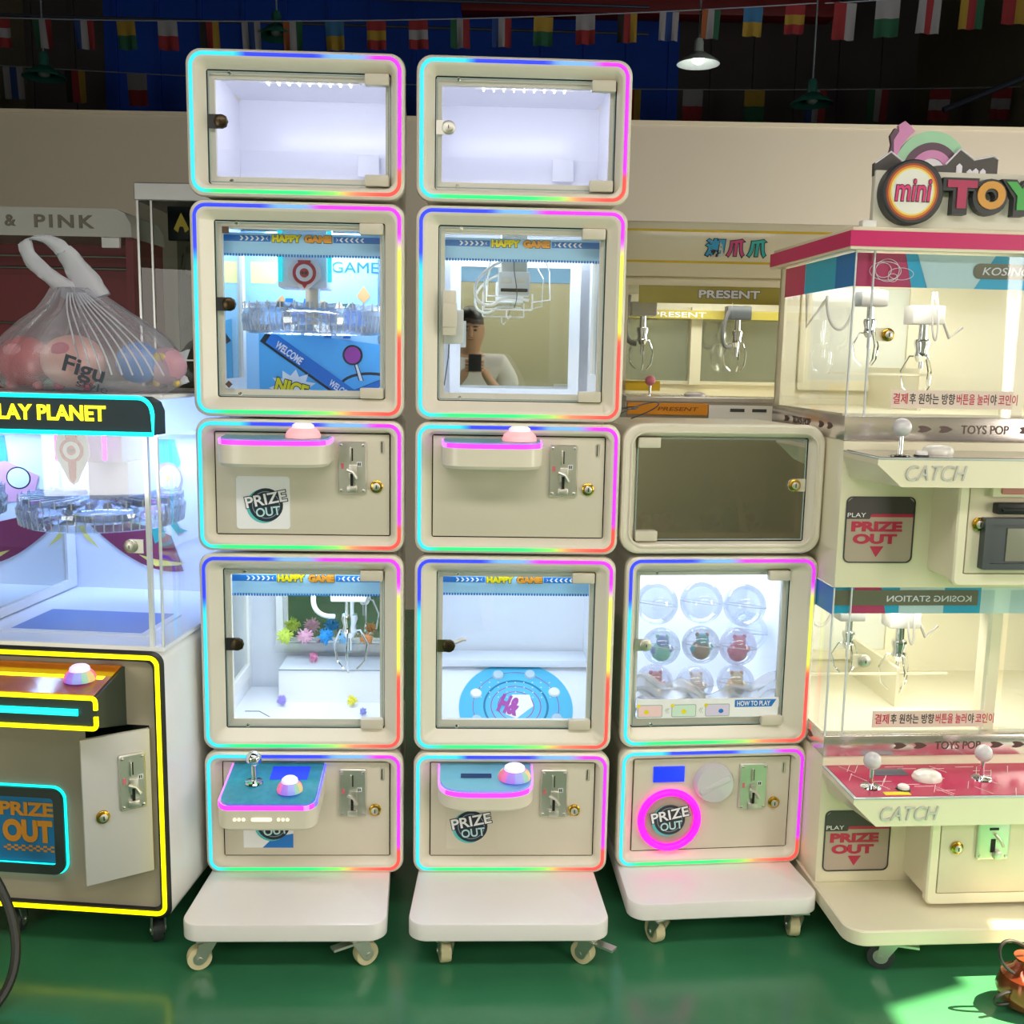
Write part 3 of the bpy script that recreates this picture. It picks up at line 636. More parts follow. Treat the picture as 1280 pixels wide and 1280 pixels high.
prize_badge(-.09, 1.122, .043, .0163, k)
# --- A lower half
c = glass_cab(TA, .474, .998, OP3, lockm=BRONZE, platem=BLACK)
happy_header(c, -.225, .225, .875, .935, .07); cab_light(TA, .965, 1.9, y=.12)
side_mirror(c, -.226, .1, .40, .56, .96, .035)
claw_unit(c, .092, .24, .878, 1.08)
G().tube(bez((.02, .24, .89), (-.02, .2, .84), (-.01, .2, .78), (.05, .24, .775)), .007, 8).out('cable_loop', WHITE, c)
G().tube(bez((-.14, .3, .90), (-.12, .3, .80), (-.1, .3, .90), (-.04, .3, .91)), .003, 6).out('cable_loop', mat('cable_grey', '5A646C', .5), c)
frame_board(c, 'back_mirror', -.15, .231, .62, .97, .44, .02, WHITE, MIRROR)
g = G(); g.m(0).box(-.231, .231, .05, .44, .49, .502); g.m(0).box(-.12, .231, .30, .44, .502, .60)
g.m(1).tube([(-.11, .06, .503), (-.11, .16, .503), (-.16, .22, .503), (-.2, .22, .503)], .0012, 4); g.m(1).tube([(0, .06, .503), (0, .14, .503), (.03, .17, .503)], .0012, 4)
g.m(1).tube([(-.12, .298, .6), (.23, .298, .6)], .0012, 4)
g.out('playfield', [LINW, mat('line_grey', '6A7078', .5)], c, 0)
g = G(); g.box(-.14, .22, .32, .43, .645, .651); g.out('acrylic_shelf', ACRYL, c)
def prize_ball(nm, lab, mt, root, x, y, z, r):
    g = G(); rnd = random.Random(sum(map(ord, lab)))
    g.ball((0, 0, r), r*.62, 12)
    for q in range(46):
        a = rnd.uniform(0, 2*pi); b = rnd.uniform(-1, 1); d = Vector((math.sqrt(1-b*b)*cos(a), math.sqrt(1-b*b)*sin(a), b))
        g.cyl(Vector((0, 0, r))+d*r*.55, Vector((0, 0, r))+d*r*rnd.uniform(.85, 1), r*.11, r*.03, 5)
    o = g.out('spiky_ball', mt, None)
    o.matrix_world = root.matrix_basis @ Matrix.Translation((x, y, z)); return tag(o, lab, 'toy', 'spiky prize balls in the lower left cabinet')
bpy.context.view_layer.update()
pb = lambda n, h: mat('fluff_'+n, h, .6, noise=.1)
for lab, mm, x, y, z, r in (
    ('yellow-green spiky ball at the left end of the clear shelf', pb('yg', 'D8EC60'), -.115, .375, .651, .028), ('pale pink spiky ball on the clear shelf beside the yellow-green one', pb('pp', 'F4B8D0'), -.055, .375, .651, .028),
    ('bright blue spiky ball on the clear shelf', pb('bl', '30A0E8'), .005, .375, .651, .028), ('light blue spiky ball on the clear shelf behind the claw', pb('lb', '88C8F0'), .062, .375, .651, .024),
    ('orange spiky ball at the right end of the clear shelf', pb('or', 'F0A060'), .125, .375, .651, .022), ('purple spiky ball on the white playfield left of the step', pb('pu', 'A898E8'), -.105, .268, .502, .018),
    ('yellow spiky ball on the white playfield near the step', pb('ye', 'F0E850'), .095, .265, .502, .019), ('small lilac spiky ball nearest the glass on the playfield', pb('li', '9090D8'), .135, .19, .502, .013), ('pink spiky ball on the white step behind the claw', pb('pk', 'F090B8'), -.03, .37, .60, .018)):
    prize_ball('b', lab, mm, TA, x, y, z, r)
k = control_box(TA, .130, .470)
zt = dtray(k, -.190, .056, .434, .398, .07, .165, mat('plate_deepteal', '3F9CB8', .15, noise=.25, scale=60), square=True, stripmats=[MAG2, MAG, MAG, MAG, MAG2, MAG, VIO, VIO])
push_button(-.018, -.105, zt(-.1)-.001, k, .032, tone=1)
g = G(); g.loft([[Vector((x, y, zt(y)+dz)) for x, y in ((-.078, -.058), (.018, -.058), (.018, -.002), (-.078, -.002))] for dz in (-.001, .0016)], True, True); g.out('lcd_screen', emit('lcd_blue', '2038D8', .8), k)
g = G(); g.lathe([(.024, 0), (.022, .004), (.008, .006), (.006, .045), (.006, .05)], (-.115, -.07, zt(-.07)), n=22); g.ball((-.115, -.07, zt(-.07)+.064), .02, 22); g.out('joystick', CHROME, k)
g = G()
for sx in (-.144, -.133, -.122, -.036, -.025, -.014): g.lathe([(.0042, 0), (.0038, .002)], (sx, -.1655, .36), (0, -1, 0), 12)
g.loft([rr(-.104, -.052, .355, .365, .0049, -.164, 5), rr(-.103, -.053, .356, .364, .0039, -.168, 5)], False, True); g.out('speaker_slots', emit('slot_glow', 'FFF0D0', .9), k)
coin_mech(.126, .352, .019, k); lockpart('lock', .185, .303, .019, k, BRASS)
g = G(); g.m(0).prism([(-.165, .195), (-.033, .195), (-.033, .33), (-.165, .33)], .0188, .017); g.m(1).prism([(-.115, .195), (-.033, .195), (-.033, .235), (-.085, .225)], .0169, .0165); g.out('prize_flap', [PAPER, BLUE], k)
prize_badge(-.085, .262, .044, .0162, k)
def add_base(T, x0, x1, yf, cs):
    b = base_board(T, x0, x1, yf)
    for (x, y, a, lv) in cs: castor(b, x, y, a, lever=lv)
    castor(b, x0+.06, .42, .3, lever=False); castor(b, x1-.06, .42, -.3, lever=False)
add_base(TA, -.262, .236, -.255, [(-.205, -.215, 1.9, False), (.165, -.215, -1.0, True)])

# --- B
c = display_box(TB, STEEL, STEEL)
c = glass_cab(TB, 1.345, 1.869, OP2, lock=False)
happy_header(c, -.225, .225, 1.745, 1.80, .07); cab_light(TB, 1.84, 1.5, y=.345)
frame_board(c, 'back_mirror', -.185, .19, 1.385, 1.79, .43, .03, LINW, MIRROR); side_mirror(c, .226, .08, .42, 1.40, 1.83, .06, 'side_board', -1)
g = G(); g.m(0).box(-.052, .032, .20, .27, 1.668, 1.73, .003); g.m(1).box(-.044, -.016, .197, .2, 1.70, 1.715, .002); g.m(1).box(-.004, .02, .197, .2, 1.70, 1.715, .002); g.m(2).box(-.046, .026, .196, .2, 1.677, 1.686, .002)
g.m(3).box(-.045, .025, .22, .29, 1.72, 1.85, .003); g.out('gantry_carriage', [WHITE, GREY, BLACK, STEEL], c)
g = G(); w = [(-.09, .19, 1.70), (-.09, .19, 1.63), (.038, .19, 1.63), (.038, .19, 1.672)]
for a, b in zip(w, w[1:]): g.tube([a, b], .0022, 6)
g.tube([(-.09, .19, 1.70), (-.06, .22, 1.80)], .0022, 6); g.tube([(.038, .19, 1.65), (.09, .25, 1.66), (.09, .3, 1.74), (.06, .25, 1.80)], .0018, 6)
g.tube([(-.08, .24, 1.72), (-.08, .28, 1.67), (.0, .28, 1.67)], .0022, 6)
g.tube(bez((-.045, .2, 1.755), (-.15, .18, 1.71), (-.12, .18, 1.62), (-.06, .2, 1.645)), .004, 8); g.tube(bez((-.06, .2, 1.645), (-.04, .2, 1.67), (-.0, .2, 1.66), (.03, .2, 1.655)), .004, 8)
g.tube([(-.03, .19, 1.63), (-.03, .19, 1.612), (-.024, .19, 1.606), (-.018, .19, 1.614)], .0022, 6); g.out('wire_hanger', WHITE, c)
G().tube(bez((-.01, .19, 1.77), (-.02, .19, 1.72), (.01, .18, 1.68), (-.01, .19, 1.635)), .0012, 5).out('thin_cable', DKGREY, c)
g = G(); g.m(0).box(-.193, -.158, -.004, .02, 1.575, 1.635, .003); g.m(0).box(-.193, -.16, -.001, .02, 1.555, 1.665, .003); g.m(1).box(-.19, -.142, .03, .045, 1.535, 1.62, .002); g.out('latch_box', [PANEL, WHITE], c)
G().tube([(-.178, .05, 1.535), (-.18, .055, 1.50), (-.19, .06, 1.43)], .0015, 5).out('thin_cable', DKGREY, c)
k = control_box(TB, 1.004, 1.341)
dtray(k, -.192, .06, 1.300, 1.296, .066, .085, mat('plate_teal', '7FB6C8', .2))
push_button(.002, -.022, 1.298, k, .043, tone=0); coin_mech(.117, 1.22, .019, k); lockpart('lock', .182, 1.173, .019, k, BRASS)
c = glass_cab(TB, .474, .998, OP3, lockm=BRONZE, platem=mat('olive_metal', '6A6A48', .35, .8))
happy_header(c, -.225, .225, .882, .935, .07); cab_light(TB, .965, 1.25, y=.12)
G().tube([(-.155, .016, .765), (-.135, .012, .775), (-.125, .012, .775)], .005, 8).out('lock_key', STEEL, c)
# sloping playfield with the round turntable
a_ = radians(33); FM = Matrix.Translation((0, .236, .513)) @ Matrix.Rotation(a_, 4, 'X')
g = G(); g.m(0).box(-.231, .231, -.24, .175, -.012, 0); g.out('playfield', [LINW], c, 0, mtx=FM)
g = G(); g.m(0).lathe([(.163, 0), (.163, .004), (.16, .006)], (.018, 0, 0), n=64)
def ring(r0, r1, m_, zz, cx=.018):
    g.m(m_).loft([[Vector((cx+r*cos(2*pi*i/64), r*sin(2*pi*i/64), zz)) for i in range(64)] for r in (r0, r1)])
ring(.088, .094, 2, .0066); ring(.07, .0725, 1, .0066); ring(.05, .0525, 1, .0066); ring(.122, .124, 1, .0066)
for q in range(8):
    a = q*pi/4+.42; p = (.018+.123*cos(a), .123*sin(a)); g.m(4 if q % 3 else 3).lathe([(.017, .0068), (.014, .012), (.004, .013)], (*p, 0), n=18)
for r_ in range(4):
    for q in range(9): g.m(3).lathe([(.002, .007), (.002, .0075)], (.018-.1+q*.025, .085-r_*.018, 0), n=8)  # white dots drawn in place of dots reflected on the disc
g.m(3).loft([[Vector((.018+x, y, z)) for x, y in ((-.03, -.03), (.0, -.045), (.05, .0), (.04, .04), (-.01, .04))] for z in (.0068, .0075)], True, True)
g.out('turntable', [mat('disc_cyan', '5CC4E8', .35, noise=.05), PURP, mat('disc_blue', '1C78A8', .4), PAPER, mat('disc_cup', 'C0D4E4', .2)], c, mtx=FM)
text('turntable_lettering', 'H&', -.03, .03, -.03, .035, 0, PURP, c, .0006, .06, rot=-.35, mtx=FM @ Matrix.Translation((0, 0, .008)) @ Matrix.Rotation(-pi/2, 4, 'X'))
G().box(-.231, .231, .34, .44, .60, .622, .003).out('back_ledge', LINW, c)
k = control_box(TB, .130, .470)
zt = dtray(k, -.195, .055, .434, .408, .055, .11, mat('plate_skyteal', '7FC0DC', .2, noise=.1), stripmats=[MAG2, MAG, MAG, MAG2])
push_button(.005, -.045, zt(-.04)-.002, k, .042, tone=1); coin_mech(.114, .352, .019, k); lockpart('lock', .17, .303, .019, k, BRASS)
g = G(); g.box(-.135, -.055, -.05, -.025, 0, .0015, mtx=Matrix.Translation((0, 0, zt(-.035)))); g.out('lcd_screen', mat('lcd_navy', '203C78', .15), k)
g = G(); g.prism([(-.173, .192), (-.039, .192), (-.039, .316), (-.173, .316)], .0188, .0178); g.out('prize_flap', PANEL, k); prize_badge(-.106, .256, .044, .0176, k)
add_base(TB, -.258, .238, -.255, [(-.165, -.215, .2, False), (.195, -.215, .9, True)])

# --- C
c = glass_cab(TC, 1.005, 1.345, (-.232, .195, 1.055, 1.292), 'storage_box', D=.34, led=False, x0=-.283, x1=.256, yf=-.01, lining=mat('box_lining', 'E4DCCC', .6), lockm=BRASS, platem=PANEL, lockside=1, paneM=DARKGLASS, rad=.05, doorr=(-.244, .216, 1.036, 1.31))
G().loft([rr(-.262, .235, 1.024, 1.326, .04, -.0105, 7), rr(-.262, .235, 1.024, 1.326, .04, -.0135, 7), rr(-.258, .231, 1.028, 1.322, .038, -.0135, 7), rr(-.258, .231, 1.028, 1.322, .038, -.0105, 7)]).out('rim_bead', CREAM, c)
c = glass_cab(TC, .474, .998, (-.214, .178, .545, .94), lockm=STEEL, platem=STEEL)
cab_light(TC, .965, 1.7, y=.33)
g = G(); y = .019
g.m(0).box(-.213, .178, y, y+.002, .55, .603); g.m(1).box(.056, .178, y-.001, y, .578, .598)
g.m(0).prism([(.158, .577), (.172, .599), (.179, .599), (.179, .577)], y-.0015, y-.0011)
for q, (cx, m_) in enumerate(((-.178, 2), (-.085, 3), (.008, 4))):
    g.m(5).loft([rr(cx-.034, cx+.034, .553, .588, .004, y-.0003, 3), rr(cx-.034, cx+.034, .553, .588, .004, y-.0006, 3)], False, True); g.m(m_).loft([rr(cx-.032, cx+.032, .555, .586, .003, y-.0007, 3), rr(cx-.032, cx+.032, .555, .586, .003, y-.0009, 3)], False, True)
    g.m(6 if q < 2 else 1).disc((cx-.01+.01*q, y-.0012, .568), .007, .006); g.m(6).disc((cx-.032, y-.0012, .585), .005, .005)
    if q < 2:
        for e in (.042, .047): g.m(5).tube([(cx+e+.005, y-.001, .578), (cx+e, y-.001, .571), (cx+e+.005, y-.001, .564)], .0007, 4)
g.out('instruction_strip', [PAPER, BLUE, mat('step_pink', 'F8D4D8', .5), mat('step_green', 'D8F0E0', .5), mat('step_lilac', 'E0D4F0', .5), mat('step_line', 'A8B8B4', .5), YEL], c, 0)
text('instruction_lettering', 'HOW TO PLAY', .062, .155, .581, .595, y-.0012, PAPER, c, .0006, .02)
# capsules
def capsule(lab, x, y, z, r, cols, toy):
    t = thing('capsule', lab, 'capsule', TC.matrix_basis @ Vector((x, y, z)), group='clear toy capsules in the right tower cabinet')
    G().ball((0, 0, 0), r, 28).out('capsule_shell', glass('capsule_clear', 'F4F8FF', .16, haze=.22, hazecol='F4F6FF'), t)
    g = G(); rnd = random.Random(int(abs(x)*1000)); g.m(0).torus((0, 0, 0), r*1.0, r*.025, (0.1, .15, 1), 30, 6)
    g.out('capsule_seam', glass('seam_clear', 'FFFFFF', .2, haze=.35), t)
    if toy:
        g = G(); n = 3
        g.m(0).ball((0, 0, -r*.3), r*.52, 14); g.m(1).ball((r*.05, -r*.12, r*.3), r*.34, 14); g.m(0).ball((r*.28, -r*.1, r*.56), r*.12, 10); g.m(0).ball((-r*.22, -r*.1, r*.56), r*.12, 10); g.m(1).ball((r*.45, -r*.1, -r*.1), r*.2, 10); g.m(1).ball((-r*.4, -r*.15, -r*.2), r*.2, 10)
        g.out('toy', [mat('toy_'+c_, c_, .5) for c_ in cols], t)
    return t
R1 = .053
for lab, x, y, z, cols in (
    ('clear capsule holding a pink toy, right of centre in the middle row', .095, .13, .715, ('E0508C', 'F080A8')), ('clear capsule holding a brown, red and teal toy in the middle of the cabinet', -.012, .13, .722, ('A06A50', '40A8B0')),
    ('clear capsule holding a mint green toy behind the lock', -.122, .14, .715, ('78D0B8', '8098D8')), ('empty clear capsule at the top left of the heap', -.135, .16, .833, None), ('empty clear capsule at the top centre of the heap', -.01, .15, .838, None),
    ('empty clear capsule at the top right of the heap', .115, .15, .828, None), ('clear capsule with an orange toy low on the right', .10, .15, .604, ('F0B070', 'F4D8A0')), ('clear capsule with a peach toy low in the centre', -.015, .16, .600, ('F0C8B0', 'F4E0D0')),
    ('clear capsule with a red toy low on the left below the lock', -.13, .17, .602, ('D84850', 'E88080')), ('empty clear capsule against the right wall', .168, .27, .72, None)):
    capsule(lab, x, y, z, R1 if cols else .06, cols or ('FFFFFF', 'FFFFFF'), cols is not None)
g = G(); rnd = random.Random(3); n = 26; V = []
for i in range(n+1):
    V.append([Vector((-.215+.42*j/30+.0, .09+.012*sin(i*.9+j*.35)+.010*sin(i*.37-j*.8)+rnd.uniform(-.003, .003)+.03*(1-i/n), .50+.125*i/n+.012*sin(j*.7)+.02*sin(j*.22+1))) for j in range(31)])
g.loft(V, closed=False)
bagC = g.out('plastic_bag', glass('bag_film', 'FFFFFF', .35, .1, haze=.35, hazecol='FFFDF8'), None, 60); bagC.matrix_world = TC.matrix_basis.copy()
tag(bagC, 'crumpled clear plastic bag under the capsules in the right tower', 'bag')
k = control_box(TC, .130, .470)
G().box(-.162, -.076, .014, .0195, .370, .414, .001).out('lcd_screen', emit('lcd_bright', '1834E0', .9), k)
g = G(); g.torus((-.115, .008, .264), .079, .0095, (0, 1, 0), 48, 12); g.out('glow_ring', emit('ring_pink', 'FF10C0', 1.7), k)
g = G(); g.m(0).lathe([(.07, .0), (.068, .006), (.05, .012), (.001, .013)], (-.115, .019, .264), (0, -1, 0), 36); g.out('prize_window', mat('window_grey', 'A8A090', .15, noise=.05), k)
prize_badge(-.115, .266, .043, .005, k, '3A3640')
g = G(); g.m(0).lathe([(.056, 0), (.056, .01), (.05, .022), (.02, .026), (.001, .026)], (.006, .019, .366), (0, -1, 0), 40)
g.m(0).box(-.046, .046, -.012, 0, -.009, .009, .004, mtx=Matrix.Translation((.006, .003, .366)) @ Matrix.Rotation(-radians(28), 4, 'Y')); g.out('turn_knob', mat('knob_clear', 'D4D0D4', .12, coat=.6, noise=.02), k)
coin_mech(.117, .352, .019, k, .078); lockpart('lock', .18, .303, .019, k, BRASS)
add_base(TC, -.262, .242, -.19, [(-.175, -.155, .35, False), (.19, -.155, -.1, False)])
# trinkets in the storage box
for q, (lab, x, z, r, h) in enumerate((('small pink toy in the unlit storage box', -.115, 0, .022, 'D88A98'), ('small red toy in the storage box by its left', -.165, 0, .018, 'C84850'), ('small yellow toy in the storage box', -.15, 0, .013, 'D8B848'), ('green toy in the storage box near the lock', .11, 0, .03, '3E8C68'), ('mauve toy in the storage box by the lock', .13, 0, .022, 'A8606C'), ('grey toy in the middle of the storage box', .03, 0, .02, 'A0A0A8'))):
    r *= 1.35; g = G(); g.ball((0, 0, r*.8), r, 12, 1, .8, .8); g.ball((r*.5, -r*.2, r*1.5), r*.5, 10); g.ball((-r*.5, -r*.2, r*1.45), r*.4, 10); g.cyl((r*.9, 0, r*.6), (r*1.4, 0, r*.9), r*.25)
    o = g.out('small_toy', mat('trinket_'+h, h, .5), None); o.matrix_world = TC.matrix_basis @ Matrix.Translation((x, .23+.03*(q % 2), 1.021)); tag(o, lab, 'toy', 'small toys in the storage box')
g = G()
for a, b, c_ in (((-.02, .30, 1.021), (.03, .27, 1.22), (.07, .29, 1.10)), ((-.02, .30, 1.021), (.07, .29, 1.10), (.09, .27, 1.021)), ((.07, .2, 1.26), (.13, .18, 1.021), (.11, .2, 1.021))): g.poly([a, b, c_])  # pale triangles drawn for the white highlight on the box glass
o = g.out('reflection_triangles', mat('reflection_grey', 'D8D6D0', .5), None, 0); o.matrix_world = TC.matrix_basis.copy(); tag(o, 'pale triangles standing for a reflection in the storage box glass', 'reflection')
o = G().tube(bez((-.30, .02, 1.36), (-.2, .0, 1.42), (-.12, .05, 1.40), (-.24, .1, 1.35)), .0018, 5).tube(bez((-.31, .05, 1.39), (-.24, .0, 1.36), (-.18, .1, 1.40), (-.29, .12, 1.37)), .0018, 5).out('loose_wires', DKGREY, None)
o.matrix_world = TC.matrix_basis.copy(); tag(o, 'thin loose wires curling on top of the unlit storage box', 'wire')

# ------------------------------------------------------------------ L: neon framed machine on the left
TL = thing('neon_claw_machine', 'white arcade machine outlined in yellow neon with cyan lit sign, carrying the plastic bag', 'game machine', (-.852, 2.382, 0), radians(-4.8))
BEIGE = mat('taupe_front', 'A89E8C', .4, noise=.02); DKG = mat('dark_green_grey', '2E3A34', .35, noise=.05)
YN = emit('neon_yellow', 'FFF000', 1.8); CN = emit('neon_cyan', '10E8E0', 1.8)
g = G(); X0, X1 = -.52, .022
g.m(0).loft([rr(X0, X1, .1, .79, .03, 0, 5), rr(X0-.0, X1, .1, .79, .03, .02, 5), rr(X0, X1, .1, .79, .03, .60, 5)], False, True)
g.m(1).loft([rr(X0+.0, X1, .1, .79, .03, 0, 5), rr(X0+.006, X1-.006, .106, .784, .028, -.006, 5), rr(X0+.026, X1-.026, .126, .764, .02, -.006, 5), rr(X0+.028, X1-.028, .128, .762, .018, .004, 5)])
g.m(2)
# front panel with the door opening (dark inside)
fx = [X0+.02, -.185, -.022, X1-.024]; fz = [.12, .228, .602, .768]
for i in range(3):
    for j in range(3):
        if i == 1 and j == 1: continue
        g.m(2).poly([(fx[i], .003, fz[j]), (fx[i+1], .003, fz[j]), (fx[i+1], .003, fz[j+1]), (fx[i], .003, fz[j+1])])
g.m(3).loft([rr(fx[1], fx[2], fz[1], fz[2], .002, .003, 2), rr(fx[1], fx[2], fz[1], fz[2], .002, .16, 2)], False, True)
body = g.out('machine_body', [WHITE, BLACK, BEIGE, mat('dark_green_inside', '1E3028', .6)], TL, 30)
led_ring('neon_strip', X0+.010, X1-.010, .110, .780, .026, .011, -.007, None, body, .006, YN)
# open coin door
DM = Matrix.Translation((-.024, .002, 0)) @ Matrix.Rotation(radians(38), 4, 'Z')
d = G().box(-.158, 0, -.012, 0, .232, .598, .002).out('coin_door', mat('door_grey', 'C8C6C2', .4, noise=.02), TL, mtx=DM)
q = coin_mech(-.045, .475, -.012, d, .062, .14); q.data.transform(DM)
q = lockpart('lock', -.115, .40, -.012, d, BRASS); q.data.transform(DM)
# console
g = G(); cx1 = -.078
g.m(0).loft([[Vector((x, y, z)) for y, z in ((-.14, .645), (-.14, .718), (.003, .748), (.003, .60))] for x in (X0+.03, cx1)], True, True)
con = g.out('console_shelf', [DKG], TL, 20)
g = G(); g.loft([[Vector((x, y, z)) for y, z in ((-.138, .7195), (-.138, .7225), (.0, .7515), (.0, .7485))] for x in (X0+.03, cx1-.006)], True, True); g.out('console_plate', mat('plate_orange', 'B0661E', .12, noise=.3, scale=25, coat=.5), con)
zl = lambda y: .7225+(y+.138)*.029/.138
G().loft([[Vector((x, y, zl(y)+.0006)) for y in (-.07, -.055)] for x in (X0+.03, cx1-.02)], closed=False).out('plate_line', YN, con)
push_button(-.15, -.075, zl(-.075), con, .036, tone=1)
g = G(); yy = -.1425
pts = [(X0+.03, yy, .716)]+[(cx1-.012+.010*sin(a), yy, .706+.010*cos(a)) for a in [i*pi/2/6 for i in range(7)]]+[(cx1-.002, yy, .689)]
g.tube(pts, .0055, 8); pts2 = [(X0+.03, yy, .643)]+[(cx1-.012+.010*sin(a), yy, .653-.010*cos(a)) for a in [i*pi/2/6 for i in range(7)]]+[(cx1-.002, yy, .672)]
g.tube(pts2, .0055, 8); g.out('neon_edge', YN, con)
G().tube([(X0+.04, yy, .6805), (cx1-.045, yy, .6805)], [.008, .008], 10).out('neon_bar', CN, con)
# prize window
g = G(); wx0, wx1, wz0, wz1 = -.46, -.245, .205, .43
g.m(0).loft([rr(wx0, wx1, wz0, wz1, .03, .003, 6), rr(wx0, wx1, wz0, wz1, .03, -.012, 6), rr(wx0+.024, wx1-.024, wz0+.024, wz1-.024, .01, -.012, 6), rr(wx0+.024, wx1-.024, wz0+.024, wz1-.024, .01, .0, 6)], False, False)
g.m(1).poly(rr(wx0+.02, wx1-.02, wz0+.02, wz1-.02, .01, .001, 4))
pw = g.out('prize_window', [DKG, mat('flap_blue', '2070A0', .3, noise=.1)], TL)
led_ring('neon_strip', wx0-.004, wx1+.004, wz0-.004, wz1+.004, .034, .009, .0, None, pw, .004, CN)
led_ring('neon_strip', wx0+.021, wx1-.021, wz0+.021, wz1-.021, .012, .004, -.004, None, pw, .003, CN)
FO = mat('flap_orange', 'D08A28', .4, noise=.03)
text('window_lettering', 'PRIZE', wx0+.045, wx1-.03, .352, .388, -.0005, FO, pw, .001, .04); text('window_lettering', 'OUT', wx0+.05, wx1-.034, .282, .342, -.0005, FO, pw, .001, .06)
g = G()
for i in range(14):
    for j in range(3):
        if (i+j) % 2: g.poly([(wx0+.05+i*.0095, -.0005, .258+j*.0055), (wx0+.0595+i*.0095, -.0005, .258+j*.0055), (wx0+.0595+i*.0095, -.0005, .2635+j*.0055), (wx0+.05+i*.0095, -.0005, .2635+j*.0055)])
g.out('checker_strip', FO, pw, 0)
# cabinet above
g = G(); g.m(0).box(X0, X1, 0, .60, .79, .80); g.m(0).box(X0, X1, .585, .60, .80, 1.40); g.m(0).box(X0, X0+.012, 0, .6, .80, 1.40)
g.m(0).box(X0+.08, X1-.08, .08, .30, .80, .804); g.m(1).box(X0+.10, X1-.10, .10, .3, .8042, .8046)
cab = g.out('cabinet_frame', [LINW, mat('tray_blue', '7A98D8', .4)], TL, 0)
g = G(); g.box(X0, X1-.03, .004, .010, .80, 1.305); g.out('front_pane', ACRYL, cab, 0)
g = G(); g.box(X1-.034, X1-.024, .0, .012, .80, 1.305); g.box(X1-.003, X1+.001, .0, .008, .80, 1.305); g.out('pane_edge', ACRYLE, cab, 0)
g = G(); g.box(X1-.006, X1, .004, .585, .80, 1.305); g.out('side_pane', ACRYL, cab, 0)
frameM = Matrix(((0, -1, 0, X0+.013), (1, 0, 0, 0), (0, 0, 1, 0), (0, 0, 0, 1)))
g = G(); g.m(0).loft([rr(.02, .58, .805, 1.30, .004, 0, 2), rr(.02, .58, .805, 1.30, .004, -.01, 2), rr(.06, .53, .83, 1.28, .003, -.01, 2), rr(.06, .53, .83, 1.28, .003, -.002, 2)])
g.m(1).poly([(.06, -.003, .83), (.53, -.003, .83), (.53, -.003, 1.28), (.06, -.003, 1.28)]); g.out('side_mirror', [WHITE, MIRROR], cab, 20, mtx=frameM)
# printed artwork on the back: headphone, board, ribbons
y = .583; g = G()
def P2(L, m_, dy): g.m(m_).poly([(x, y-dy, z) for x, z in L])
P2([(-.16, 1.36), (-.02, 1.36), (.0, 1.28), (-.03, 1.22), (-.10, 1.235), (-.17, 1.26)], 0, .001)
P2([(-.28, 1.22), (-.16, 1.27), (-.06, 1.25), (-.04, 1.17), (-.12, 1.12), (-.25, 1.13)], 1, .0012)
g.m(2).disc((-.045, y-.002, 1.225), .05, .055); g.m(3).disc((-.04, y-.0025, 1.225), .04, .045)
st = [(-.04+(.022 if k % 2 == 0 else .009)*sin(k*pi/5), 1.225+(.022 if k % 2 == 0 else .009)*cos(k*pi/5)) for k in range(10)]; P2(st, 4, .003)
g.m(5).disc((-.205, y-.0015, 1.21), .045, .04); g.m(3).disc((-.205, y-.002, 1.21), .04, .035)
brd = [(-.36+.36*t, 1.075-.145*sin(pi*t*.62)-.045*t) for t in [i/14 for i in range(15)]]+[(-.04, 1.02), (-.1, 1.045), (-.2, 1.07), (-.3, 1.085)]
P2(brd, 6, .0012)
P2([(-.39, 1.09), (-.37, 1.085), (-.345, 1.02), (-.30, .965), (-.35, 1.0), (-.375, 1.04)], 4, .0015); P2([(-.16, .95), (-.10, .935), (.0, .925), (.02, .93), (-.02, .915), (-.10, .91)], 4, .0016)
P2([(-.07, 1.10), (-.03, 1.095), (-.01, 1.05), (.02, 1.04), (-.02, 1.03), (-.05, 1.07)], 7, .0016); P2([(-.11, 1.04), (-.07, 1.06), (-.06, 1.02), (-.10, .99)], 7, .0018)
g.out('graphic_panel', [SKYB, mat('print_pale_pink', 'F0B0C8', .5), mat('print_lilac_rim', 'C8A0E0', .5), PAPER, mat('print_soft_yellow', 'F0E070', .5), NAVY, mat('print_maroon', '8A3454', .4), TEAL], cab, 0, mtx=Matrix(((.85, 0, 0, -.168), (0, 1, 0, 0), (0, 0, .84, .108), (0, 0, 0, 1))))
g = G(); g.box(-.34, -.16, .2, .42, 1.22, 1.31, .003); g.box(-.262, -.155, .22, .4, 1.12, 1.22, .002); g.out('gantry_housing', LINW, cab)
target_pendant(cab, -.246, .12, 1.32, 1.172, .085)
for sx in (-.305, -.182): G().box(sx-.006, sx+.006, .15, .156, 1.23, 1.30, .003).out('ornament_light', MAG, cab)
crystal_ring(cab, -.251, .27, 1.105, .205)
lockpart('lock', -.05, 1.045, .002, cab, STEEL, STEEL, 1)
add_light('cabinet_light', 'AREA', (-.25, .47, 1.285), (-.25, .35, .8), 3.8, (.38, .55, 1.0), .4, .12, parent=TL)
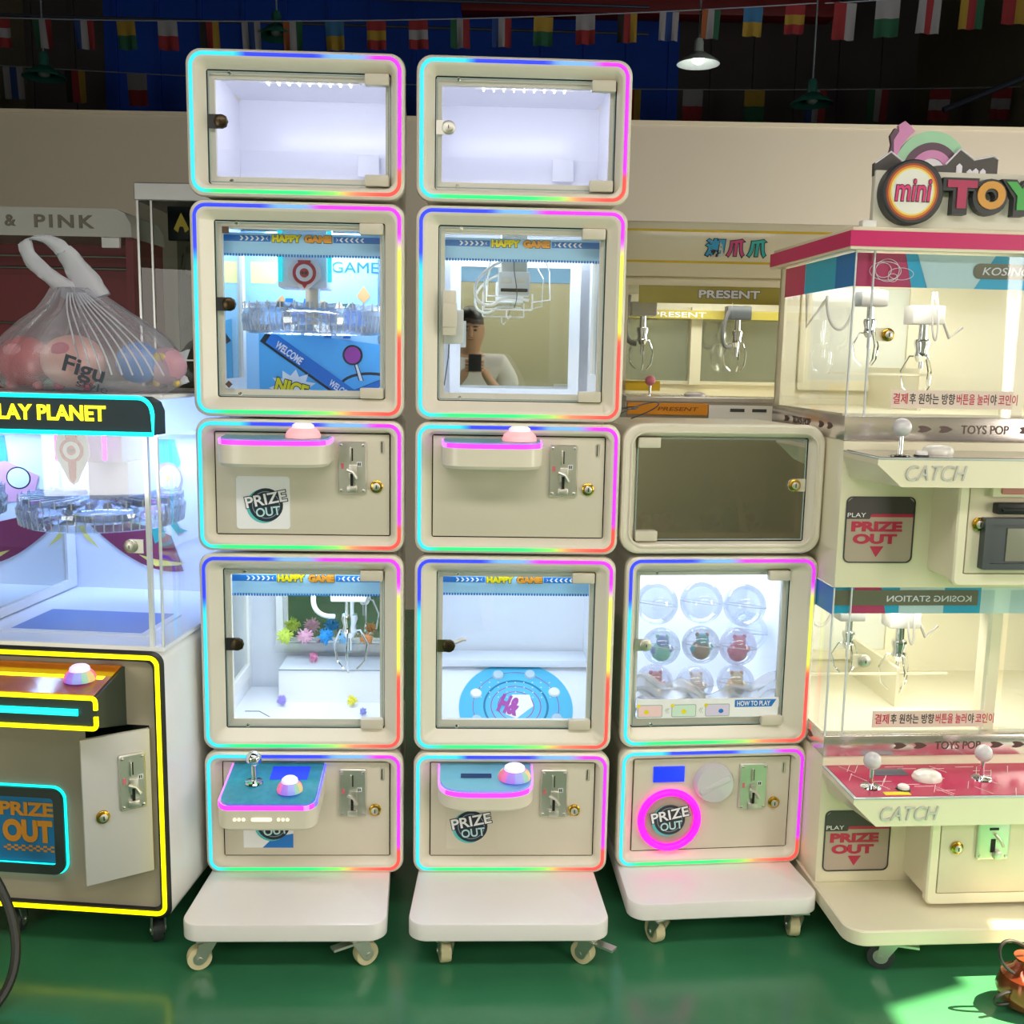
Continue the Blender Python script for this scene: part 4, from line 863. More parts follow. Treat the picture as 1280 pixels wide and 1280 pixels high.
# sign on top
g = G(); g.m(0).loft([[Vector((x, yy, z)) for x, z in ((X0, 1.31), (X1, 1.31), (X1, 1.365), (X1-.008, 1.385), (X1-.03, 1.397), (X0, 1.397))] for yy in (-.012, .05)], True, True)
sg = g.out('sign_box', [mat('sign_navy', '0E2A32', .5, noise=.05)], TL)
G().box(X0, X1-.004, .05, .6, 1.39, 1.40, .002).out('roof_panel', WHITE, TL)
g = G(); pts = [(X0, -.016, 1.312), (X1-.001, -.016, 1.312), (X1-.001, -.016, 1.36)]+[(X1-.036+.034*cos(a), -.016, 1.362+.034*sin(a)) for a in [i*pi/2/8 for i in range(9)]]+[(X0, -.016, 1.397)]
g.tube(pts, .005, 8); g.out('neon_edge', CN, sg)
text('sign_lettering', 'PLAY PLANET', -.378, -.092, 1.340, 1.376, -.0125, emit('sign_yellow', 'FFF010', 1.6), sg, .002, .03)
for x, y_, a in ((X1-.06, .05, .5), (X0+.1, .05, .2), (X1-.06, .5, .1), (X0+.1, .5, 0)): castor(body, x, y_, a, BLKRUB, False, top=.1)
# cable on the floor
o = G().tube(bez((-1.26, 2.30, .30), (-1.14, 2.25, .20), (-1.10, 2.22, .02), (-1.18, 2.08, .012), 20)+bez((-1.18, 2.08, .012), (-1.22, 2.02, .012), (-1.3, 2.0, .012), (-1.42, 2.02, .012), 10)[1:], .011, 8).out('power_cable', mat('cable_black', '2A2C24', .5), None)
tag(o, 'black power cable looping to the floor by the neon machine', 'cable')

# ------------------------------------------------------------------ carrier bag with plush toys on the neon machine
BM = TL.matrix_basis
def put(o, x, y, z): o.matrix_world = BM @ Matrix.Translation((x, y, z)); return o
bag = thing('carrier_bag', 'translucent plastic carrier bag with tied handles standing on the neon machine sign', 'bag')
bag.matrix_world = BM @ Matrix.Translation((-.222, .17, 1.400)) @ Matrix.Diagonal((.97, 1, .94, 1))
film = glass('bag_plastic', 'F2F2F6', .10, .35, haze=.20, hazecol='E4E4EC'); film2 = glass('bag_plastic_folds', 'EEF0F4', .12, .4, haze=.45, hazecol='E4E6EE')
rnd = random.Random(11); g = G(); L = []; n = 64
prof = [(.02, .02, 0), (.20, .12, .0), (.235, .15, .02), (.245, .155, .06), (.235, .15, .10), (.20, .12, .145), (.15, .09, .185), (.105, .06, .215), (.07, .04, .245), (.045, .028, .27)]
offx = [0, 0, 0, 0, .0, .0, -.005, -.01, -.02, -.03]
for (a, b, h), ox in zip(prof, offx):
    fold = .012 if h > .02 else .004
    L.append([Vector((ox+(a+fold*sin(9*t+h*8)*min(1, h*8)+fold*.6*sin(17*t+1+h*20))*cos(t), (b+fold*sin(9*t)+fold*.5*sin(23*t))*sin(t), h)) for t in [2*pi*i/n for i in range(n)]])
g.loft(L, True, True); g.out('bag_body', film, bag, 60)
g = G()
def strap(P, w0, w1):
    L = []
    for i, p in enumerate(P):
        w = w0+(w1-w0)*i/(len(P)-1); L.append([p+Vector((w*cos(t)*.9+.003*sin(5*t+i), w*.35*sin(t), w*cos(t)*.35)) for t in [2*pi*k/12 for k in range(12)]])
    g.loft(L, True, True)
strap(bez((-.03, 0, .25), (-.07, -.02, .30), (-.15, 0, .32), (-.155, 0, .385), 12), .03, .018)
strap(bez((-.155, 0, .385), (-.14, 0, .41), (-.07, 0, .40), (-.055, 0, .36), 10), .018, .022)
strap(bez((-.055, 0, .37), (-.03, .01, .33), (.0, 0, .29), (.02, 0, .24), 12), .022, .05)
g.out('bag_handle', film2, bag, 60)
g = G()
for k_ in range(9):
    x = -.02+k_*.014; P = bez((x*.4-.02, -.035, .255), (x, -.08, .2), (x+.06+k_*.008, -.13, .14), (x+.08+k_*.012, -.155, .05), 12); g.tube(P, [.0022]*len(P), 5)
g.out('bag_fold', film2, bag, 60)
g = G(); g.m(0); strap([Vector((.225, 0, .05)), Vector((.24, 0, .075)), Vector((.25, .0, .11))], .012, .018); strap([Vector((.235, 0, .05)), Vector((.245, 0, .04)), Vector((.248, 0, .025))], .01, .016); g.out('bag_knot', film2, bag, 60)
text('bag_lettering', 'Figu', .02, .125, .03, .085, -.163, mat('print_bagblack', '2A3040', .5), bag, .001, .02, rot=-.3)
text('bag_lettering', 'style', .05, .13, .005, .03, -.160, mat('print_bagblack', '2A3040', .5), bag, .001, .0, rot=-.25)
def plush(lab, x, y, z, r, cols, ears=True, sx=1):
    t = thing('plush_toy', lab, 'plush toy'); t.matrix_world = BM @ Matrix.Translation((x, y, z))
    mm = [mat('plush_'+c_, c_, .9, noise=.08, scale=40, bump=.3) for c_ in cols]
    G().ball((0, 0, 0), r, 24, sx, .8, .92).out('body', mm[0], t)
    if ears:
        G().ball((-r*.1, -r*.62, r*.38), r*.34, 14, 1.1, .5, .8).out('patch', mm[1], t)
        for s_ in (-1, 1): G().ball((s_*r*.5, -r*.1, -r*.82), r*.2, 12).out('foot', mm[1], t)
    return t
plush('red and pink plush toy at the left in the carrier bag', -.375, .15, 1.472, .068, ('C83A44', 'E88A90'))
plush('round peach plush toy with pink patch in the carrier bag', -.24, .13, 1.475, .070, ('E8A898', 'C8506C'), sx=1.15)
plush('shaggy blue plush toy on the right side in the carrier bag', -.085, .15, 1.475, .055, ('3F86D8', '5FA0E8'), False)
plush('dusty pink plush toy at the right end of the carrier bag', -.022, .17, 1.468, .05, ('C89AA8', 'E0C060'))

# ------------------------------------------------------------------ D: two-tier machine on the right
TD = thing('two_tier_claw_machine', 'cream two-tier catcher machine with magenta roof band and colourful letters on top', 'game machine', (.828, 2.566, 0), radians(4.5))
CR2 = mat('cream_machine', 'EAE3C6', .35, noise=.02, coat=.2); XR = .98
MAGB = mat('magenta_band', 'D01868', .4, noise=.03); METB = mat('mirror_steel', 'E4DCD8', .2, .85, .02)
g = G()
def bo(i):
    P = []; r = .05
    x0, x1, y0, y1 = -.004+i, XR-i, -.24+i, .56
    for k_ in range(7): a = pi+pi/2*k_/6; P.append((x0+r+r*cos(a), y0+r+r*sin(a)))
    for k_ in range(7): a = -pi/2+pi/2*k_/6; P.append((x1-r+r*cos(a), y0+r+r*sin(a)))
    return P+[(x1, y1), (x0, y1)]
g.loft([[Vector((x, y, z)) for x, y in bo(i)] for i, z in ((.004, .088), (0, .092), (0, .126), (.004, .13))], True, True)
bb = g.out('base_board', CR2, TD)
castor(bb, .125, -.19, 1.25, BLKRUB, True, .034, .088); castor(bb, .85, -.13, -.4, BLKRUB, True, .034, .088); castor(bb, .115, .48, 0, BLKRUB, False, .034, .088); castor(bb, .85, .48, 0, BLKRUB, False, .034, .088)
def tier(z0, body_top, band_top, glass_top, cbz, tray, poz, rosy, upper):
    """one tier: body with prize window, coin box, console, steel band, glass cabinet"""
    body = G().box(0, XR-.02, 0, .55, z0, body_top, .004).out('tier_body', CR2, TD)
    g = G(); px0, px1, pz0, pz1 = .02, .195, poz, poz+.165
    g.m(0).loft([rr(px0-.003, px1+.003, pz0-.003, pz1+.003, .016, -.0003, 5), rr(px0-.003, px1+.003, pz0-.003, pz1+.003, .016, -.003, 5), rr(px0, px1, pz0, pz1, .014, -.003, 5), rr(px0, px1, pz0, pz1, .014, -.0006, 5)])
    g.m(1).poly(rr(px0, px1, pz0, pz1, .014, -.0008, 5)); g.m(2).poly([(px0, -.0012, pz1-.055), (px0+.06, -.0012, pz1-.055), (px0+.068, -.0012, pz1-.042), (px1, -.0012, pz1-.042), (px1, -.0012, pz1-.012), (px1-.014, -.0012, pz1), (px0+.014, -.0012, pz1), (px0, -.0012, pz1-.012)])
    g.m(3).poly([(px0+.06, -.0014, pz1-.05), (px1, -.0014, pz1-.05), (px1, -.0014, pz1-.042), (px0+.065, -.0014, pz1-.042)])
    g.m(3).poly([(.085, -.0016, pz0+.04), (.122, -.0016, pz0+.04), (.103, -.0016, pz0+.012)])
    g.out('prize_window', [DKGREY, mat('window_taupe', 'B8A898', .3), mat('window_dark', '4A4244', .4), mat('print_crimson', 'C0284C', .4)], body)
    pk = MATS['print_crimson']
    text('window_lettering', 'PRIZE', px0+.014, px1-.028, pz0+.078, pz0+.104, -.0016, pk, body, .0008, .05); text('window_lettering', 'OUT', px0+.02, px1-.04, pz0+.046, pz0+.072, -.0016, pk, body, .0008, .05)
    text('window_lettering', 'PLAY', px0+.002, px0+.05, pz1-.050, pz1-.039, -.0016, PAPER, body, .0005, .0)
    # coin box
    cz0, cz1 = cbz; g = G(); bx0, bx1 = .232, .80; py = -.15
    g.m(0).loft([rr(bx0+.01, bx1-.01, cz0+.008, cz1-.008, .01, .0, 5), rr(bx0+.01, bx1-.01, cz0+.008, cz1-.008, .01, py+.03, 5), rr(bx0, bx1, cz0, cz1, .016, py+.02, 5), rr(bx0, bx1, cz0, cz1, .016, py+.004, 5), rr(bx0+.004, bx1-.004, cz0+.004, cz1-.004, .014, py, 5), rr(bx0+.024, bx1-.024, cz0+.03, cz1-.03, .004, py, 5), rr(bx0+.025, bx1-.025, cz0+.031, cz1-.031, .004, py+.006, 5)])
    cb = g.out('coin_box', [CR2], body)
    G().box(bx0+.027, bx1-.027, py-.001, py+.006, cz0+.033, cz1-.033, .001).out('coin_door', mat('cream_door', 'E0D6BC', .38), cb)
    # console tray
    tz0, tz1 = tray; pf = -.205
    g = G(); A = [(-.0, .0), (.0, pf+.0), (.46, pf), (.46, 0)]
    g.m(0).loft([[Vector((x, 0, z)) for x, z in ((.0, tz0), (.0, tz1), (.55, tz1+.0), (.55, tz0))], [Vector((x, y, z)) for x, y, z in ((.0, pf+.02, tz1-.014), (.0, pf+.005, tz1-.002), (.55, pf, tz1-.002), (.55, pf, tz0))]], True, True) if False else None
    front = [(.0, tz1), (.0, tz1-.012), (.06, tz0), (.56, tz0), (.56, tz1)]
    g.m(0).loft([[Vector((x, pf, z)) for x, z in front], [Vector((x, pf+.004, z)) for x, z in front], [Vector((x if x > .01 else x+.0, .0, z)) for x, z in ((.0, tz1), (.0, tz1-.012), (.02, tz0), (.56, tz0), (.56, tz1))]], True, True)
    tr = g.out('console_shelf', CR2, body, 20)
    G().box(.0, .56, pf-.002, .0, tz1, tz1+.004, .001).out('console_edge', mat('tray_edge', 'BCC8C4', .1), tr)
    if rosy:
        g = G(); g.m(0).box(.008, .56, pf+.006, -.004, tz1+.004, tz1+.0055)
        rn = random.Random(4)
        for i in range(34):
            x, y_ = rn.uniform(.02, .5), rn.uniform(pf+.02, -.02); w = .025
            a = rn.choice((0, 1.05, 2.1)); g.m(1).box(-w, w, -.0006, .0006, 0, .0008, mtx=Matrix.Translation((x, y_, tz1+.0055)) @ Matrix.Rotation(a, 4, 'Z'))
        g.m(2).box(.11, .20, -.075, -.035, tz1+.0055, tz1+.0068); g.m(3).box(.085, .15, pf+.012, pf+.03, tz1+.0055, tz1+.0065)
        g.out('console_plate', [mat('plate_crimson', 'C02858', .2, noise=.15, scale=30), mat('plate_lines', 'F4D8E0', .4), mat('lcd_grey', '68707C', .15), YEL], tr, 0)
    else:
        G().box(.008, .56, pf+.006, -.004, tz1+.004, tz1+.0055).out('console_plate', mat('plate_grey', 'A8A09C', .1, .6), tr, 0)
    for jx in ((.03, -.14), (.03+.31, -.10)) if not upper else ((.028, -.17),):
        j = G(); z = tz1+.005; j.m(1).lathe([(.026, 0), (.024, .003), (.006, .005), (.0055, .05), (.0055, .055)], (jx[0]+.04, jx[1], z), n=20); j.m(0).ball((jx[0]+.04, jx[1], z+.068), .022, 20); j.out('joystick', [mat('ball_white', 'D4D0D4', .25, coat=.5), CHROME], tr)
    z = tz1+.0055
    g = G(); g.lathe([(.03, 0), (.031, .006), (.027, .016), (.018, .022), (.001, .024)], (0, 0, 0), n=26); o = g.out('push_button', MATS.get('button_white') or mat('button_white', 'E9E6DC', .2), tr, mtx=Matrix.Translation((.195 if upper else .235, -.10, z)) @ Matrix.Diagonal((1.25, 1, 1, 1)))
    g = G(); g.m(1).lathe([(.018, 0), (.017, .003)], (.125 if upper else .145, -.16, z), n=20); g.m(0).lathe([(.014, .003), (.014, .009), (.01, .012), (.001, .012)], (.125 if upper else .145, -.16, z), n=20); g.out('small_button', [WHITE, BLACK], tr)
    text('console_lettering', 'CATCH', .068, .215, tz0+.016, tz0+.052, pf-.0005, mat('emboss_cream', 'C4C4BC', .3), tr, .0035, .0, shear=.25)
    # steel band
    b0 = body_top
    G().box(-.002, XR-.018, -.004, .552, b0, band_top, .001).out('steel_band', METB, body)
    bt = mat('band_print', '5A4640', .5); zm = (b0+band_top)/2
    text('band_lettering', 'TOYS POP', .30, .425, zm-.011, zm+.011, -.0045, bt, body, .0006, .01)
    def rocket(g, x, y, flip=1, w=.018):
        g.poly([(x-w, y, zm-.007), (x-w*.4, y, zm-.009), (x+w*.3, y, zm-.007), (x+w, y, zm), (x+w*.3, y, zm+.007), (x-w*.4, y, zm+.009), (x-w, y, zm+.007), (x-w*.6, y, zm)])
    for x in (.205, .26, .47, .53): g = G(); rocket(g, x, -.0047); g.out('band_rocket_print', bt, body, 0)
    sM = Matrix(((0, 1, 0, 0), (-1, 0, 0, 0), (0, 0, 1, 0), (0, 0, 0, 1)))
    text('band_lettering', 'TOYS POP', -.37, -.23, zm-.010, zm+.010, -.003, bt, body, .0006, .01, mtx=sM)
    for x in (-.42, -.15, -.09): g = G(); rocket(g, x, -.0035); g.out('band_rocket_print', bt, body, 0, mtx=sM)
    # cabinet
    g0, g1 = band_top, glass_top
    g = G(); g.m(0).box(0, XR-.02, .535, .55, g0, g1+.0); g.m(0).box(0, .045, .50, .55, g0, g1); g.m(0).box(XR-.06, XR-.02, .50, .55, g0, g1); g.m(0).box(0, XR-.02, .02, .55, g0, g0+.006); g.m(0).box(.43, .47, .02, .06, g0, g1)
    g.m(0).box(.28, .29, .2, .54, g0, g0+.12); g.m(0).box(.03, .43, .2, .206, g0+.10, g0+.106)
    cab = g.out('cabinet_frame', [CR2], body, 0)
    frame_board(cab, 'back_board', .06, .42, g0+.05, g1-.02, .532, .03, CR2, mat('pale_green_board', 'E2E4D6', .15, 0, .02, coat=.6))
    g = G(); g.box(0, .045, 0, .004, g0, g1); g.out('corner_pane', ACRYL, cab, 0)
    g = G(); g.box(.049, .43, 0, .005, g0, g1-.006); g.out('front_pane', ACRYL, cab, 0); g = G(); g.box(.475, XR-.03, 0, .005, g0, g1-.006); g.out('front_pane', ACRYL, cab, 0)
    g = G(); g.box(0, .004, .004, .5, g0, g1); g.out('side_pane', ACRYL, cab, 0)
    g = G(); g.box(-.001, .003, -.001, .004, g0, g1); g.box(.046, .0495, -.001, .006, g0, g1); g.out('pane_edge', ACRYLE, cab, 0)
    # printed header behind the glass
    hz0, hz1 = (g1-.085, g1-.004) if upper else (g1-.07, g1)
    g = G(); y = .012
    def q(x0, x1, m_, s0=0, s1=0, dy=0): g.m(m_).poly([(x0+s0, y-dy, hz0), (x1-s1, y-dy, hz0), (x1, y-dy, hz1), (x0, y-dy, hz1)])
    if upper:
        q(0, .17, 0); q(.13, .19, 1, .02, -.02, .001); q(.16, .36, 2, .03, .05, .002); q(.31, .98, 1, -.03, 0, .0015)
        g.m(3).loft([rr(.305, .62, hz0+.025, hz0+.062, .016, y-.003, 5), rr(.305, .62, hz0+.025, hz0+.062, .016, y-.004, 5)], False, True)
    else:
        q(0, .40, 1); q(.06, .13, 0, -.015, -.015, .001); q(.18, .30, 2, 0, 0, .0012); q(.40, .98, 2, 0, 0, .0008)
        g.m(3).box(.0, .39, y-.004, y-.002, hz0+.022, hz1-.008)
    g.out('header_print', [mat('print_rose', 'C8386C', .4, noise=.15), mat('print_aqua', '28B4DC', .4, noise=.05), mat('print_pale_aqua', 'CDE8E8', .4, noise=.03), mat('print_olive', '77745A', .4)], cab, 0)
    if upper: text('header_lettering', 'KOSING STATION', .328, .60, hz0+.034, hz0+.053, y-.0045, PAPER, cab, .0005, .005, shear=.2)
    else: text('header_lettering', 'KOSING STATION', .145, .372, hz0+.032, hz0+.048, y-.0045, PAPER, cab, .0005, .01, mirror=True)
    g = G(); cy = .011
    for (rx, rz, cx, cz) in ((.030, .034, .085, .05), (.02, .022, .075, .05), (.032, .018, .12, .04), (.012, .012, .10, .028), (.04, .028, .08, .048)) if upper else ():
        g.tube([(cx+rx*cos(t), cy-.003, hz0+cz*.8+rz*.8*sin(t)) for t in [2*pi*i/24 for i in range(24)]], .0009, 4, True)
    if upper: g.out('header_line_art', PAPER, cab)
    # side header
    g = G(); w = [(.0, .12, 1), (.12, .34, 2), (.34, .5, 0)]
    for a, b, m_ in w: g.m(m_).poly([(-.0015, a, hz0), (-.0015, b, hz0), (-.0015, b, hz1), (-.0015, a, hz1)])
    g.out('side_header_print', [MATS['print_rose'], mat('print_strong_blue', '1478C8', .4), MATS['print_aqua']], cab, 0)
    claw_unit(cab, .115, .16, g1-.085, .8, col=mat('motor_grey', 'B8B4AC', .4), name='claw_unit'); claw_unit(cab, .30, .24, g1-.115, 1.0, col=MATS['motor_grey'])
    g = G(); g.tube(bez((.05, .3, g1-.09), (.05, .3, g1-.2), (.12, .3, g1-.22), (.13, .3, g1-.09)), .0045, 7); g.tube(bez((.30, .2, g1-.08), (.30, .2, g1-.25), (.34, .2, g1-.25), (.31, .2, g1-.08)), .003, 6)
    g.tube([(.32, .24, g1-.08), (.38, .25, g1-.2), (.42, .26, g1-.17)], .004, 6); g.tube([(.03, .40, g1-.08), (.04, .42, g1-.17), (.09, .4, g1-.09)], .005, 6); g.out('cable_loop', mat('hose_grey', 'A8A49C', .4), cab)
    lockpart('lock', .092, (g0+g1)/2+(0 if upper else .005), -.001, cab, BRASS if upper else STEEL, CR2, -1)
    # Korean notice strip
    s0 = g0+.022; sl = 0.012
    g = G(); g.m(0).box(.113 if upper else .125, .43, -.002, -.0008, s0, s0+.045)
    g.out('notice_strip', [mat('notice_pinkgrey', 'E4D4C4', .5)], cab, 0)
    kx0 = .118 if upper else .132; NK = mat('notice_black', '2A2824', .5); NR = mat('notice_red', 'C02848', .5)
    for st, w, mt_ in (('결제', .038, NR), ('후 원하는 방향', .118, NK), ('버튼을 눌러', .084, NR), ('야', .016, NK), ('코인이', .05, NR)):
        text('notice_lettering', st, kx0, kx0+w, s0+.010, s0+.037, -.0022, mt_, cab, .0005, .012); kx0 += w+.0045
    return body, cb, cab
b1, cb1, cab1 = tier(.13, .485, .54, .936, (.144, .452), (.385, .455), .165, True, False)
b2, cb2, cab2 = tier(.936, 1.315, 1.375, 1.778, (.974, 1.278), (1.222, 1.286), 1.005, False, True)
q = lockpart('lock', .30, .30, -.151, cb1, BRASS)
g = G(); x, z, y = .392, .345, -.151
g.m(0).loft([rr(x-.042, x+.042, z-.075, z+.075, .006, y, 4), rr(x-.042, x+.042, z-.075, z+.075, .006, y-.008, 4), rr(x-.038, x+.038, z-.071, z+.071, .004, y-.010, 4)], False, True)
g.m(2).lathe([(.021, 0), (.02, .005), (.001, .006)], (x+.012, y-.010, z+.042), (0, -1, 0), 24); g.m(1).box(x+.010, x+.014, y-.0175, y-.0155, z+.028, z+.056)
g.m(1).box(x-.014, x+.01, y-.0112, y-.0098, z+.004, z+.01); g.m(1).box(x-.008, x+.004, y-.0112, y-.0098, z-.055, z-.02); g.m(0).tube([(x-.0, y-.014, z-.006), (x+.012, y-.022, z-.02), (x+.02, y-.02, z-.036)], .004, 8); g.m(0).box(x-.002, x+.018, y-.022, y-.009, z-.07, z-.05, .003)
for sx in (-.034, .034):
    for sz in (-.066, .066): g.m(0).lathe([(.004, 0), (.003, .003)], (x+sx, y-.010, z+sz), (0, -1, 0), 10)
g.out('coin_mechanism', [STEEL, DARK, WHITE], cb1)
lockpart('lock', .283, 1.128, -.151, cb2, BRASS)
g = G(); g.m(0).box(.305, .50, -.168, -.151, 1.195, 1.245, .003); g.m(1).box(.325, .48, -.172, -.167, 1.203, 1.237, .004); g.out('lit_button_panel', [CR2, mat('panel_salmon', 'D8908C', .3)], cb2)
G().box(.315, .50, -.178, -.151, 1.155, 1.182, .004).box(.325, .50, -.184, -.177, 1.162, 1.17, .002).out('bill_slot', BLACK, cb2)
g = G(); g.m(0).loft([rr(.29, .52, 1.02, 1.145, .004, -.151, 3), rr(.29, .52, 1.02, 1.145, .004, -.175, 3), rr(.305, .505, 1.035, 1.13, .004, -.175, 3), rr(.305, .505, 1.035, 1.13, .004, -.165, 3)], False, True); g.m(1).box(.35, .5, -.168, -.164, 1.04, 1.12); g.out('payment_terminal', [mat('slate_plastic', '3A4446', .35), mat('terminal_glass', '8A8A7A', .1)], cb2)
add_light('cabinet_light', 'AREA', (.25, .15, .90), (.25, .3, .5), 2.6, (1, .97, .88), .4, .12, parent=TD)
add_light('cabinet_light', 'AREA', (.25, .15, 1.74), (.25, .3, 1.4), 2.2, (1, .97, .9), .4, .12, parent=TD)
# roof band and top sign
g = G(); g.m(1).box(-.025, XR, -.025, .57, 1.778, 1.785); g.m(0).box(-.027, XR+.002, -.027, .572, 1.785, 1.822); g.m(1).box(-.02, XR-.005, -.02, .565, 1.822, 1.832, .002)
rf = g.out('roof_band', [MAGB, CR2], TD)
G().box(.005, .04, -.015, .01, 1.832, 1.848, .002).out('roof_bracket', WHITE, rf)
sb = G().box(.035, .80, 0, .02, 1.832, 1.968, .002).out('sign_board', mat('sign_cream', 'E0DCCC', .4), TD)
g = G(); n = 40; cx, cz = .117, 1.914
g.m(0).lathe([(.076, 0), (.076, .03), (.072, .034)], (cx, 0, cz), (0, -1, 0), 44)
for i, (r, h_) in enumerate(((.066, 1), (.061, 2), (.056, 3), (.052, 4))): g.m(h_).disc((cx-.003, -.0345-.0004*i, cz), r*.98, r, 36)
g.out('round_logo', [mat('logo_charcoal', '3C3C3E', .4), mat('logo_rust', 'A84830', .4), mat('logo_orange', 'E89030', .4), mat('logo_yellow', 'F4E070', .4), mat('logo_white', 'F0EEE4', .4)], sb)
text('logo_lettering', 'mini', cx-.046, cx+.042, cz-.022, cz+.028, -.037, mat('logo_pink', 'E0407C', .4), sb, .001, .01, shear=.1, back=mat('logo_edge', '5A2840', .4), backgrow=.03)
for s_, x0_, x1_, h_ in (('T', .205, .279, 'B83C60'), ('O', .281, .352, 'E0A048'), ('Y', .352, .432, '50B058'), ('S', .437, .50, '4868C0')):
    text('sign_letter_back', s_, x0_-.010, x1_+.006, 1.866, 1.952, -.001, MATS['logo_charcoal'], sb, .022, .12)
    text('sign_letter', s_, x0_, x1_, 1.880, 1.946, -.0235, mat('letter_'+h_, h_, .4), sb, .003, .06)
# artwork behind the sign: arch ring and zig-zag roofs, cut out of thick board
g = G(); cx, cz = .178, 1.965
def halfring(r0, r1, m_, y0, y1, a0=0, a1=pi, kx=1.0):
    P = [(cx+r1*kx*cos(a0+(a1-a0)*i/28), cz+r1*sin(a0+(a1-a0)*i/28)) for i in range(29)]+[(cx+r0*kx*cos(a1-(a1-a0)*i/28), cz+r0*sin(a1-(a1-a0)*i/28)) for i in range(29)]
    g.m(m_)
    L0 = [Vector((x, y0, z)) for x, z in P]; L1 = [Vector((x, y1, z)) for x, z in P]
    A = [g.bm.verts.new(p) for p in L0]; B = [g.bm.verts.new(p) for p in L1]; N = len(P)
    for i in range(N): g.face([A[i], A[(i+1) % N], B[(i+1) % N], B[i]])
    for i in range(28): g.face([A[i], A[i+1], A[N-2-i], A[N-1-i]]); g.face([B[i+1], B[i], B[N-1-i], B[N-2-i]])
halfring(.073, .1, 0, .012, .02, kx=.96); halfring(.055, .073, 1, .010, .02); halfring(.036, .055, 2, .008, .02); halfring(.0, .036, 4, .011, .02)
g.m(2).prism([(.082, 1.99), (.078, 2.04), (.09, 2.06), (.088, 2.075), (.103, 2.085), (.118, 2.074), (.13, 2.062), (.118, 2.052), (.10, 2.03)], .008, .02)
g.m(1).prism([(.076, 1.985), (.07, 2.01), (.074, 2.03), (.069, 2.05), (.08, 2.068), (.09, 2.06), (.082, 2.03), (.084, 1.99)], .009, .02)
g.m(3).prism([(.035, 1.955), (.034, 1.985), (.072, 2.012), (.11, 1.985), (.16, 1.98), (.21, 1.985), (.245, 2.022), (.282, 1.998), (.33, 2.008), (.343, 2.0), (.343, 1.965), (.343, 1.955)], .006, .022)
g.m(4).tube([(.034, .005, 1.985), (.072, .005, 2.012), (.11, .005, 1.985)], .0025, 6); g.m(4).tube([(.21, .005, 1.987), (.245, .005, 2.024), (.282, .005, 2.0), (.33, .005, 2.01), (.344, .005, 2.002)], .0025, 6)
for wx, wz in ((.245, 1.99), (.287, 1.98), (.305, 1.98), (.272, 1.978)): g.m(4).prism([(wx-.007, 1.967), (wx-.007, wz-.006), (wx, wz), (wx+.007, wz-.006), (wx+.007, 1.967)], .003, .006)
g.out('sign_artwork', [mat('art_mint', 'A8D8B4', .5), mat('art_plum', '6A5060', .5), mat('art_pink', 'D890C0', .5), mat('art_grey', '55504E', .5), mat('art_white', 'EDE8F0', .5)], sb, 20)

# ------------------------------------------------------------------ E: cream machine behind
TE = thing('wide_claw_machine', 'cream claw machine with yellow striped header and coloured characters, behind the storage box', 'game machine', (.56, 3.4, 0), radians(1))
g = G(); g.m(0).box(-.215, .60, -.02, .5, 1.773, 1.945, .004); g.m(0).box(-.21, .595, 0, .5, 1.745, 1.773, .003)
g.m(1).box(-.214, .60, -.0215, -.0195, 1.914, 1.921); g.m(1).box(-.214, .60, -.0215, -.0195, 1.816, 1.823)
hd = g.out('header_box', [CR2, mat('stripe_yellow', 'E0C020', .4)], TE)
for ch, x0_, x1_, h_ in (('潮', .045, .108, '28A8E0'), ('爪', .113, .170, 'D84888'), ('爪', .180, .240, '30C0B8')):
    text('header_character', ch, x0_, x1_, 1.838, 1.893, -.0215, mat('char_'+h_, h_, .4), hd, .002, .04, shear=.1, back=NAVY, backgrow=.05)
g = G(); g.m(0).box(-.21, .6, -.03, .5, 0, 1.375, .004); g.m(0).box(-.21, -.195, 0, .03, 1.375, 1.745); g.m(0).box(.57, .59, 0, .03, 1.375, 1.745); g.m(0).box(-.21, .6, .44, .5, 1.375, 1.745); g.m(0).box(.09, .13, .40, .44, 1.42, 1.70)
eb = g.out('machine_body', [CR2], TE, 20)
G().box(-.16, .55, .004, .008, 1.69, 1.745).out('header_print', mat('olive_print', 'B8A83C', .4, noise=.1), eb, 0); text('header_lettering', 'PRESENT', .035, .235, 1.708, 1.734, .0035, PAPER, eb, .0008, .03, back=DKGREY, backgrow=.04)
text('header_lettering', 'PRESENT', -.06, .13, 1.66, 1.678, .34, PAPER, eb, .0008, .01)
G().box(-.16, .55, .34, .345, 1.655, 1.685).out('rear_print', MATS['olive_print'], eb, 0)
G().box(-.195, .57, .0, .004, 1.43, 1.745).out('front_pane', ACRYL, eb, 0)
frame_board(eb, 'back_mirror', -.19, .57, 1.42, 1.70, .438, .012, CR2, mat('green_grey_panel', 'C4C8B4', .12, .8, .02))
g = G(); g.m(0).box(-.21, .6, -.15, .02, 1.375, 1.392, .003); g.m(1).box(-.205, -.08, .0, .004, 1.405, 1.437); g.m(2).box(-.205, .05, -.155, -.14, 1.335, 1.372, .002); g.m(3).box(.052, .30, -.155, -.14, 1.32, 1.368, .002); g.m(0).box(-.21, .6, -.14, 0, 1.28, 1.375)
g.m(4).box(.12, .165, -.157, -.154, 1.348, 1.358); g.m(4).box(.19, .235, -.157, -.154, 1.348, 1.358)
dk = g.out('console_shelf', [mat('deck_grey', 'C0B8B0', .25, .4), mat('panel_yellow', 'E8C020', .4), mat('panel_orange', 'E09020', .3, noise=.15), WHITE, DKGREY], TE, 20)
text('console_lettering', 'PRESENT', -.11, .02, 1.348, 1.360, -.1555, mat('brown_print', '7A4010', .5), dk, .0006, .01, shear=.2)
